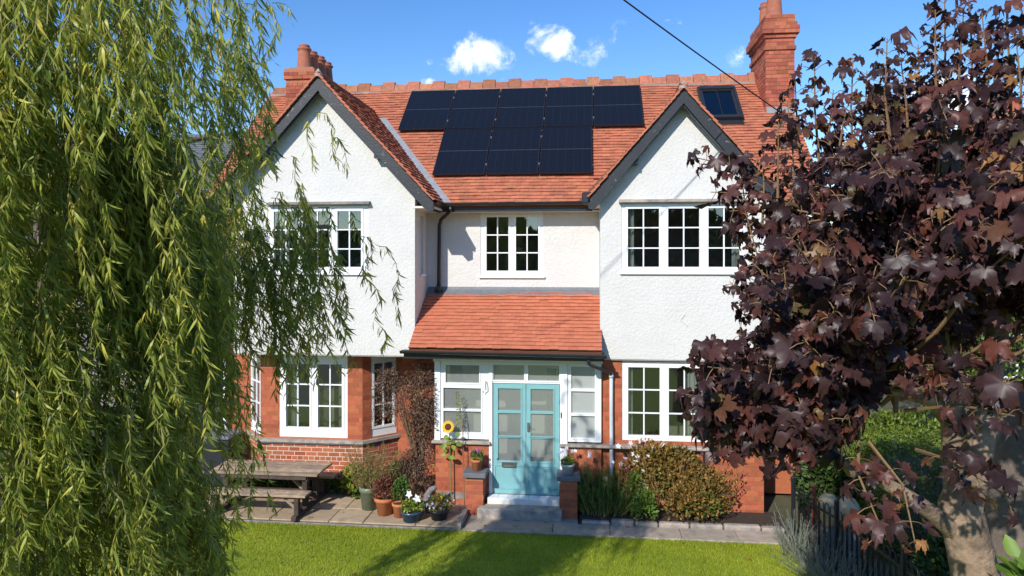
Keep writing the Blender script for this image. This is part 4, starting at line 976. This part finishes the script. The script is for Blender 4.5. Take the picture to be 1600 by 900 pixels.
bn = thing('wheelie_bin', 'black wheelie bin half hidden by willow left of the picnic table', 'bin', (-7.2, 13.2, .05))
MB().prism([(-7.42, .12), (-6.98, .12), (-6.93, 1.0), (-7.47, 1.0)], 12.95, 13.5).build('body', 'black_bin', bn)
MB().bbox(-7.5, -6.9, 12.9, 13.53, 1.003, 1.07, .02).build('lid', 'lead', bn)
for xx in (-7.4, -7.0): MB().lathe([(.0, -.03), (.1, -.03), (.1, .03), (0, .03)], (0, 0, 0), 14).build('wheel', 'darkpot', bn, Matrix.Translation((xx, 13.5, .15)) @ Matrix.Rotation(R(90), 4, 'Y'))

# ------------------------------------------------------------------ pots and plants on the patio
def potted(label, x, y, z, h, r0, r1, pm, fol=None, rim=True):
    t = thing('potted_plant', label, 'potted plant', (x, y, z), 'potted plants by the porch')
    prof = [(r0, 0), (r0 + (r1 - r0) * .78, h * .78)] + ([(r1 * 1.06, h * .8), (r1 * 1.1, h * .98), (r1 * 1.0, h)] if rim else [(r1, h)]) + [(r1 * .9, h), (r1 * .85, h * .88), (0, h * .88)]
    MB().lathe(prof, (x, y, z), 22).build('pot', pm, t, smooth=True)
    MB().lathe([(r1 * .86, h * .885), (r1 * .8, h * .90), (0, h * .92)], (x, y, z), 14).build('soil', 'soil', t)
    return t
def gp(u_, v_, z=.05):
    t = (CAM_H - z) * FPX / (v_ - HORIZON); xc = (u_ - 800) / FPX; return t * (xc * math.cos(YAW) - math.sin(YAW)), t * (xc * math.sin(YAW) + math.cos(YAW))
x, y = gp(578, 794); t = potted('tall green glazed pot with feathery olive plant beside the bay', x, y, .05, .40, .14, .18, 'greenglaze')
spires(t, (x + .05, y, .42), .5, .3, .95, 46, 'olive_leaf', .05, LANCE, per=50, spread=.05, tintm=.6, tints=.3)
bush(t, (x + .05, y, .55), (.32, .28, .25), 900, 'olive_leaf', .045, LANCE, tintm=.5)
x, y = gp(601, 803); t = potted('terracotta pot with rust red leafy plant', x, y, .05, .30, .12, .17, 'terracotta')
bush(t, (x, y - .02, .48), (.22, .2, .2), 800, 'red_leaf', .05, OVAL)
x, y = gp(624, 807); t = potted('small terracotta pot with bushy green plant', x, y, .05, .24, .09, .12, 'terracotta')
bush(t, (x + .02, y + .02, .48), (.17, .16, .26), 620, 'green_leaf', .05, OVAL, tintm=.55)
x, y = gp(643, 813); t = potted('dark blue glazed pot with lime plant and two white flowers', x, y, .05, .17, .14, .17, 'blueglaze')
bush(t, (x + .02, y, .29), (.2, .18, .13), 560, 'lime_leaf', .045, OVAL, tintm=.45)
flowers(t, [(x - .02, y - .08, .52), (x + .17, y - .08, .50), (x + .1, y - .02, .43)], 'white_petal', .075)
x, y = gp(686, 810); t = potted('dark pot with trailing pale flowers beside the kerb', x, y, .05, .17, .13, .17, 'darkpot')
bush(t, (x, y, .3), (.26, .22, .16), 700, 'olive_leaf', .04, OVAL, tintm=.5)
flowers(t, [(x + random.gauss(0, .14), y - .1 + random.gauss(0, .06), .35 + random.gauss(0, .06)) for _ in range(16)], 'blue_petal', .026); flowers(t, [(x + random.gauss(0, .14), y - .12, .32 + random.gauss(0, .07)) for _ in range(8)], 'white_petal', .022)
flowers(t, [(x + .02, y - .12, .43), (x + .06, y - .1, .44)], 'yellow_petal', .035)
x, y = gp(708, 783); t = potted('black pot with straggly yellow-green plant against the porch plinth', x, y, .05, .22, .12, .15, 'darkpot')
spires(t, (x, y, .25), .42, .2, .35, 26, 'olive_leaf', .05, LANCE, per=26, spread=.05, tintm=.7)
a = P(745, 738, YW - .22); t = potted('small terracotta pot with purple flowers on the left door pier', a.x, a.y, .746, .20, .075, .10, 'terracotta')
bush(t, (a.x, a.y, 1.0), (.13, .12, .1), 420, 'green_leaf', .035, OVAL, tintm=.6); flowers(t, [(a.x + random.gauss(0, .08), a.y - .05, 1.1 + random.gauss(0, .025)) for _ in range(9)], 'pink_petal', .028)
a = P(887, 742, YW - .22); t = potted('pale grey pot with lime leaves and white flowers on the right door pier', a.x, a.y, .746, .17, .085, .115, 'zinc')
bush(t, (a.x, a.y, .95), (.13, .12, .08), 420, 'lime_leaf', .035, OVAL, tintm=.5)
fl = [(a.x - .12, a.y - .03, 1.12), (a.x - .02, a.y, 1.19), (a.x + .10, a.y - .03, 1.15), (a.x + .13, a.y, 1.14), (a.x - .08, a.y, 1.13), (a.x + .07, a.y, 1.13)]
mb = MB(); [mb.tube([(a.x, a.y, .92), q], .003, 4) for q in fl]; mb.build('stem', 'willowtwig', t); flowers(t, fl, 'white_petal', .045)
x, y = gp(668, 800); o = thing('stone_ornament', 'curved grey stone ornament standing among the flower pots', 'ornament', (x, y, .05))
MB().tube([(x + .03, y, .05), (x - .02, y, .2), (x - .01, y, .34), (x + .07, y, .45), (x + .16, y + .02, .49)], [.055, .06, .06, .055, .04], 8).build('stone', 'stone', o, smooth=True)
x, y = gp(633, 783); o = thing('bird_figurine', 'small pale figurine standing upright behind the flower pots', 'ornament', (x, y, .05))
MB().lathe([(.06, 0), (.065, .1), (.05, .35), (.055, .5), (.04, .58), (.045, .64), (.03, .7), (0, .72)], (x, y, .05), 12).build('body', 'stone', o, smooth=True)

# brown climber / shrub between bay and porch
cl = thing('brown_shrub', 'tall brown-leaved shrub growing between the bay window and the porch', 'shrub', (-3.15, 12.75, .05))
mb = MB()
for k in range(26): 
    a = random.uniform(0, 6.28); mb.tube([(-3.12 + random.gauss(0, .05), 12.75, .05), (-3.12 + .1 * math.cos(a), 12.75 + .06 * math.sin(a), .9), (-3.2 + .35 * math.cos(a), 12.7 + .2 * math.sin(a), 1.7 + random.random() * .5)], [.02, .014, .005], 5)
mb.build('stem', 'twig', cl)
for (c, r, n_) in (((-3.05, 12.75, 1.0), (.30, .28, .9), 2900), ((-3.0, 12.6, 1.85), (.27, .25, .85), 2900), ((-3.42, 12.55, 1.85), (.55, .25, .65), 3600), ((-3.65, 12.55, 2.25), (.25, .2, .3), 900), ((-3.2, 12.6, .5), (.34, .3, .5), 3000)):
    bush(cl, c, r, n_, 'brown_leaf', .055, LANCE, tintm=.5, tints=.28, droop=.5, wscale=1.5, lumps=14)
# sunflower
sf = thing('sunflower', 'tall sunflower with one yellow bloom against the porch brickwork', 'flower', (-2.52, 12.5, .05))
c0 = P(700, 667, 12.42)
MB().tube([(c0.x + .05, 12.5, .05), (c0.x + .03, 12.48, .8), (c0.x + .02, 12.46, 1.35), c0 + Vector((.0, .03, 0))], [.012, .011, .009, .007], 6).build('stem', 'willowtwig', sf)
MB().lathe([(0, -.012), (.055, -.01), (.06, .005), (.04, .018), (0, .02)], (0, 0, 0), 16).build('flower_head', 'seedhead', sf, Matrix.Translation(c0) @ Matrix.Rotation(R(75), 4, 'X'))
pm = np_mesh('petal', OVAL[0] * np.array([.075, .055, .07]), OVAL[1], 'yellow_petal')
for k in range(20): link(bpy.data.objects.new('petal', pm), sf, Matrix.Translation(c0 + Vector((0, -.004 * (k % 2), 0))) @ Matrix.Rotation(R(75), 4, 'X') @ Matrix.Rotation(R(18 * k), 4, 'Z') @ Matrix.Translation((.045, 0, 0)))
lp = np.array([[c0.x + random.gauss(0, .1), 12.45, c0.z - random.uniform(.12, .55)] for _ in range(15)]); leaves('leaf', 'lime_leaf', sf, lp, np.stack([rng.normal(0, 1, 15), -abs(rng.normal(0, .4, 15)), -.3 + rng.normal(0, .3, 15)], 1), norm(unit(15) * .4 + np.array([0, -.7, .6])), rng.uniform(.09, .15, 15), OVAL, rng.normal(.5, .2, 15), 1.2)
hl = thing('hollyhock', 'thin green flower spike on a cane before the porch window', 'flower', (-2.2, 12.48, .05))
c1 = P(723, 665, 12.45)
MB().tube([(c1.x + .03, 12.48, .05), c1, P(716, 612, 12.45)], [.01, .008, .003], 5).build('cane', 'twig', hl)
hp = np.array([list(P(716.5 + random.gauss(0, 2.2), random.uniform(614, 668), 12.45)) for _ in range(90)]); leaves('foliage', 'lime_leaf', hl, hp, norm(unit(90) + np.array([0, -.2, .3])), unit(90), rng.uniform(.03, .05, 90), OVAL, rng.normal(.6, .25, 90))

# yellow-green hydrangea and the bed beneath the bay
hy = thing('lime_bush', 'low yellow-green leafy bush at the corner of the bay', 'bush', (-4.3, 12.88, .05))
bush(hy, (-4.32, 12.85, .32), (.34, .22, .32), 700, 'lime_leaf', .085, OVAL, tintm=.65, tints=.3)
bush(hy, (-4.15, 12.8, .12), (.32, .2, .16), 300, 'green_leaf', .07, OVAL)
gb = thing('low_border', 'low dark green border plants under the bay behind the table', 'plant', (-5.4, 12.95, .05))
for k in range(8): bush(gb, (-6.5 + k * .27, 12.93, .15), (.2, .08, .22), 260, 'green_leaf', .06, OVAL, tintm=.45)
dk = thing('evergreen_shrub', 'dark bushy evergreen behind the flower pots', 'shrub', (-3.4, 12.85, .05))
bush(dk, (-3.45, 12.8, .42), (.4, .25, .42), 1500, 'dark_green_leaf', .045, OVAL, tintm=.4)

# right-hand bed
rm = thing('rosemary', 'upright dark green rosemary growing against the porch plinth', 'shrub', (.2, 12.4, .05))
bush(rm, (.25, 12.38, .3), (.42, .24, .34), 2600, 'green_leaf', .04, NEEDLE, tintm=.4, up=.2)
spires(rm, (.25, 12.36, .05), .62, .28, .9, 110, 'green_leaf', .05, LANCE, stem='willowtwig', per=75, lean=.4, spread=.035, tintm=.45, leafup=1.0)
an = thing('anemone', 'tall white anemones flowering around the downpipe', 'flower', (.55, 12.5, .05))
spires(an, (.5, 12.5, .1), .75, .2, 1.15, 24, 'olive_leaf', .05, LANCE, per=34, lean=.8, spread=.07, tintm=.45)
spires(an, (-.12, 12.45, .1), .1, .1, 1.0, 12, 'olive_leaf', .045, LANCE, per=50, lean=.3, spread=.03, tintm=.35)
fp = [P(u_, v_, 12.35) for u_, v_ in ((921, 712), (921, 708), (947, 747), (958, 722), (970, 725), (977, 716), (988, 709), (995, 719), (996, 714), (1005, 736), (1006, 757), (1010, 761), (999, 770), (962, 757), (966, 697), (1000, 690), (1007, 688), (1020, 700), (1012, 712), (1035, 694), (1018, 730), (985, 692), (978, 729), (990, 724))]
flowers(an, [list(q) for q in fp], 'white_petal', .05)
flowers(an, [list(P(984, 760, 12.25)), list(P(978, 752, 12.25))], 'yellow_petal', .05)
gs = thing('golden_shrub', 'rounded golden-brown leafy shrub below the right window', 'shrub', (1.6, 12.35, .05))
mb = MB()
for k in range(14): a = random.uniform(0, 6.28); mb.tube([(1.45, 12.4, .05), (1.45 + .35 * math.cos(a), 12.38 + .12 * math.sin(a), .6), (1.45 + .7 * math.cos(a), 12.35 + .2 * math.sin(a), 1.0 + random.random() * .2)], [.014, .01, .004], 5)
mb.build('stem', 'twig', gs)
for (c, r, n_) in (((1.15, 12.42, .95), (.55, .28, .42), 1300), ((1.55, 12.4, .7), (.6, .3, .55), 1600), ((1.95, 12.3, .45), (.5, .3, .45), 1200), ((1.7, 12.15, .35), (.45, .2, .36), 800)):
    bush(gs, c, r, n_, 'gold_leaf', .065, OVAL, shell=.25, tintm=.5, tints=.3, lumps=26)
spires(gs, (1.5, 12.35, .3), 1.1, .4, .95, 70, 'gold_leaf', .05, OVAL, per=22, lean=1.6, spread=.06, tintm=.7)
bush(gs, (1.1, 12.35, .6), (.4, .3, .45), 500, 'olive_leaf', .06, OVAL); bush(gs, (1.9, 12.15, .3), (.4, .2, .3), 350, 'green_leaf', .06, OVAL)
gh = thing('leafy_herb', 'light green leafy herb spilling over the bed kerb', 'plant', (.98, 12.1, .05))
bush(gh, (.92, 12.12, .28), (.27, .17, .3), 900, 'green_leaf', .055, OVAL, tintm=.8); bush(gh, (.8, 12.25, .6), (.14, .14, .28), 300, 'green_leaf', .05, OVAL, tintm=.8)

# ------------------------------------------------------------------ railings, lavender and what lies beyond
fn = thing('iron_railing', 'black hoop-topped iron railing running along the right edge of the lawn', 'fence', (3.5, 10.4, 0))
FP = [Vector(q) for q in ((3.20, 11.5, 0), (3.50, 10.44, 0), (3.72, 8.81, 0), (3.92, 7.2, 0), (4.1, 5.6, 0))]
hoop = MB().tube([(-.05, 0, 0.05)] + [(-.05, 0, .86)] + [(-.05 * math.cos(t), 0, .90 + .05 * math.sin(t)) for t in [math.pi * i / 6 for i in range(7)]] + [(.05, 0, .86), (.05, 0, .05)], .0075, 6).mesh('hoop', 'iron', True)
post = MB().bbox(-.028, .028, -.028, .028, -.1, 1.04, .004).lathe([(.036, 1.04), (.04, 1.06), (.02, 1.085), (0, 1.09)], (0, 0, 0), 10).mesh('post', 'iron')
for i, q in enumerate(FP):
    link(bpy.data.objects.new('post', post), fn, Matrix.Translation(q))
    if i + 1 < len(FP):
        e = FP[i + 1]; dv = e - q; L = dv.length; n_ = int((L - .1) / .125); ang = math.atan2(dv.y, dv.x)
        for k in range(n_): link(bpy.data.objects.new('hoop', hoop), fn, Matrix.Translation(q + dv * ((k + .75) / (n_ + .5))) @ Matrix.Rotation(ang, 4, 'Z'))
        for zz in (.16, .80):
            M = Matrix.Translation(q) @ Matrix.Rotation(ang, 4, 'Z'); MB().box(.03, L - .03, -.006, .006, zz, zz + .035).build('rail', 'iron', fn, M)
gt = thing('iron_gate_post', 'rust red painted post at the far end of the railing', 'post', (3.42, 11.25, 0)); MB().bbox(3.40, 3.46, 11.2, 11.26, 0, 1.0, .006).build('shaft', 'rust', gt); MB().bbox(3.385, 3.475, 11.185, 11.275, 1.003, 1.03, .006).build('cap', 'rust', gt)
for k, (x, y, lab) in enumerate(((3.18, 11.05, 'wispy grey lavender bush at the far end of the railing'), (3.3, 10.3, 'wispy grey lavender bush beside the second railing post'), (3.42, 9.4, 'wispy grey lavender bush nearest the camera on the railing'))):
    lv = thing('lavender', lab, 'shrub', (x, y, 0), 'lavender along the railing')
    spires(lv, (x, y, 0), .42, .5, .68, 62, 'grey_leaf', .045, NEEDLE, stem='greystem', per=40, lean=1.6, spread=.03, tintm=.5, leafup=1.2)
hd = thing('clipped_hedge', 'clipped green conifer hedge beyond the railing', 'hedge', (5.2, 11.5, 0))
MB().bbox(4.5, 6.2, 11.2, 12.6, 0, 1.5, .1).build('core', 'barkdark', hd)
n = 12000; q = rng.random((n, 3)); f = rng.integers(0, 3, n); pp = np.stack([4.42 + q[:, 0] * 1.86, 11.12 + q[:, 1] * 1.5, q[:, 2] * 1.6], 1)
pp[f == 0, 1] = 11.12 + rng.normal(0, .04, (f == 0).sum()); pp[f == 1, 0] = 4.42 + rng.normal(0, .04, (f == 1).sum()); pp[f == 2, 2] = 1.6 + rng.normal(0, .05, (f == 2).sum())
leaves('foliage', 'hedge_leaf', hd, pp, norm(unit(n) + np.array([-.2, -.6, .2])), norm(unit(n) + np.array([0, -.5, .5])), rng.uniform(.04, .075, n), OVAL, rng.normal(.5, .25, n), .7)
for (x, y, lab) in ((3.56, 10.97, 'left of two tan rounded clay urns beyond the railing'), (3.80, 10.85, 'right of two tan rounded clay urns beyond the railing')):
    un = thing('clay_urn', lab, 'urn', (x, y, 0), 'urns beyond the railing')
    MB().box(x - .12, x + .12, y - .12, y + .12, -.05, .5).build('pedestal', 'stone', un); MB().lathe([(.06, .5), (.09, .56), (.14, .68), (.16, .8), (.145, .9), (.09, .97), (.06, .985), (0, .99)], (x, y, 0), 18).build('bowl', 'tan', un, smooth=True)
for k, (x, y, z, rx, rz, m, lab) in enumerate(((4.9, 9.6, .5, .8, .6, 'dark_green_leaf', 'dark green shrub just beyond the railing below the maple'), (5.6, 13.4, .9, 1.2, 1.0, 'hedge_leaf', 'yellow-green shrub behind the clipped hedge'), (4.1, 12.6, .6, .55, .7, 'dark_green_leaf', 'dark shrub against the right corner of the house'), (6.4, 9.4, .8, 1.2, 1.0, 'dark_green_leaf', 'broad dark shrub to the right of the maple trunk'))):
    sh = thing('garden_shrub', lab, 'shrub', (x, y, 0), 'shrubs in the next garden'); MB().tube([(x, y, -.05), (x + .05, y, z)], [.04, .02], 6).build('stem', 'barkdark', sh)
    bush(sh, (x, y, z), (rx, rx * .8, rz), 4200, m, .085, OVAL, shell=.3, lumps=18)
def tree(name, label, x, y, h, r, m, n_, size, group='trees around the garden', trunk_m='barkdark', tintm=.45):
    t = thing(name, label, 'tree', (x, y, 0), group); mb = MB().tube([(x, y, -.05), (x + .05, y, h * .3), (x - .05, y, h * .6), (x, y, h * .92)], [h * .028, h * .022, h * .014, .02], 8)
    for k in range(9): a = k * 2.4; z0 = h * (.3 + .05 * k); mb.tube([(x, y, z0), (x + math.cos(a) * r * .5, y + math.sin(a) * r * .5, z0 + h * .12), (x + math.cos(a) * r * .8, y + math.sin(a) * r * .8, z0 + h * .16)], [h * .01, h * .006, .01], 5)
    mb.build('trunk', trunk_m, t)
    for k in range(7):
        a = k * 2.4; q = .5 if k else 0; bush(t, (x + math.cos(a) * r * q, y + math.sin(a) * r * q, h * (.5 + .06 * k)), (r * .62, r * .62, h * .19), n_ // 7, m, size, OVAL, tintm=tintm, lumps=10, name='crown')
    return t
tree('garden_tree', 'yellow-green garden tree seen through the maple beyond the hedge', 6.6, 13.2, 4.4, 1.7, 'hedge_leaf', 7000, .09, tintm=.35)
tree('garden_tree', 'dark leafy tree behind the maple beside the right gable end', 8.2, 15.5, 5.6, 1.9, 'dark_green_leaf', 6000, .11)
tree('garden_tree', 'dark green tree hidden behind the willow at the far left', -10.5, 12.5, 6.5, 2.4, 'dark_green_leaf', 7000, .12)
bs = thing('laurel_bush', 'glossy green laurel leaves at the bottom right corner', 'shrub', (3.3, 4.8, 0))
q = P(1600, 890, 4.4); bush(bs, (q.x + .12, 4.4, q.z - .25), (.24, .24, .34), 130, 'green_leaf', .13, OVAL, tintm=.9)
MB().tube([(q.x + .15, 4.45, 0), (q.x + .12, 4.4, q.z - .1)], .02, 6).build('stem', 'twig', bs)

# ------------------------------------------------------------------ neighbours, cable, hill behind
def neighbour(name, label, x0, x1, y0, y1, ze, zr, wall, rm, chx=None):
    h = thing(name, label, 'house', ((x0 + x1) / 2, (y0 + y1) / 2, 0)); ym = (y0 + y1) / 2
    MB().prismx([(y0, 0), (y1, 0), (y1, ze), (ym, zr - .15), (y0, ze)], x0, x1).build('wall', wall, h)
    tt = (zr - ze) / (ym - y0)
    rf = MB().prismx([(y0 - .4, ze - .4 * tt), (ym, zr), (y1 + .4, ze - .4 * tt), (y1 + .4, ze - .4 * tt - .15), (ym, zr - .15), (y0 - .4, ze - .4 * tt - .15)], x0 - .25, x1 + .25).build('roof', 'deck', h)
    sl = Vector((0, 1, tt)); T, A = lay_tiles((x0 - .25, y0 - .4, ze - .4 * tt), (1, 0, 0), sl, x1 - x0 + .5, math.hypot(ym - y0 + .4, zr - ze + .4 * tt) - .04); batch('roof_tiles', rm, rf, T, A, tile_t, tile_f)
    for k in range(3):
        xx = x0 + (x1 - x0) * (k + .5) / 3
        for zz in (1.0, 3.6):
            w_ = MB().grid_wall(xx - .6, xx + .6, zz, zz + 1.3, y0 - .05, .06, [(xx - .54, xx - .03, zz + .06, zz + 1.24), (xx + .03, xx + .54, zz + .06, zz + 1.24)]).build('window', 'white', h)
            MB().box(xx - .54, xx + .54, y0 - .02, y0 - .012, zz + .06, zz + 1.24).build('pane', 'pvblack', w_)
    return h
h = neighbour('neighbour_house', 'red brick neighbouring house behind the purple maple', 11.2, 19, 22.2, 29, 5.2, 8.6, 'brick', 'tile')
a = P(1537, 160, 24.2); b = P(1592, 255, 24.2)
c = MB().box(a.x + .006, b.x - .006, 24.206, 25.4, 5.5, a.z).build('chimney', 'mortar', h)
brickwork(c, Matrix.Translation((0, 24.2, 0)), a.x, b.x, 6.2, a.z - .3, m='brickdull', single=False); brickwork(c, local((a.x, 25.4, 0), R(-90)), 0, 1.2, 6.2, a.z - .3, m='brickdull', single=False)
MB().box(a.x - .07, b.x + .07, 24.13, 25.47, a.z - .3, a.z - .12).box(a.x - .02, b.x + .02, 24.18, 25.42, a.z - .12, a.z + .05).build('chimney_band', 'brickdull', c)
for k in range(2): pot(c, a.x + .3 + k * .5, 24.6, a.z + .05, .6, .16)
neighbour('slate_house', 'grey slate-roofed neighbouring house behind the willow', -22, P(285, 280, 20.5).x, 20, 27, 5.0, P(268, 214, 23.5).z, 'stone', 'slate')
cb = thing('overhead_cable', 'black overhead cable crossing the sky towards the right chimney', 'cable', P(975, 0, 9.5))
a = P(975, 0, 9.5); b = P(1290, 224, 14.6); pts = []
for i in range(41):
    t = -1.2 + 2.9 * i / 40; q = a.lerp(b, t); q.z += .10 * ((t - .5) ** 2 - .25); pts.append(q)
MB().tube(pts, .011, 6).build('wire', 'cable', cb)
hill = MB(); nx = 80
vs = []
for i in range(nx + 1):
    x = -160 + 320 * i / nx; hh = 8.5 + 2.2 * math.sin(x * .045 + .6) + 1.2 * math.sin(x * .17) + random.gauss(0, .35)
    vs += [(x, -48, -.06), (x, -62, hh * .6), (x, -80, hh), (x, -140, hh + 4)]
hill.add(vs, [(4 * i + k, 4 * i + 4 + k, 4 * i + 5 + k, 4 * i + 1 + k) for i in range(nx) for k in range(3)]); struct(hill.build('hill', 'wood_hill'))
n = 9000; hx = rng.uniform(-110, 110, n); tpos = rng.random(n); hh = 8.5 + 2.2 * np.sin(hx * .045 + .6) + 1.2 * np.sin(hx * .17)
wd = leaves('distant_wood', 'dark_green_leaf', None, np.stack([hx, -50 - 30 * tpos, hh * np.clip(tpos * 1.25, .1, 1) + rng.normal(0, .5, n)], 1), norm(unit(n) + np.array([0, .3, .6])), norm(unit(n) + np.array([0, .8, .4])), rng.uniform(1.2, 2.6, n), OVAL, rng.normal(.4, .25, n))
tag(wd, 'wooded hillside across the road, reflected in the windows', 'wood')
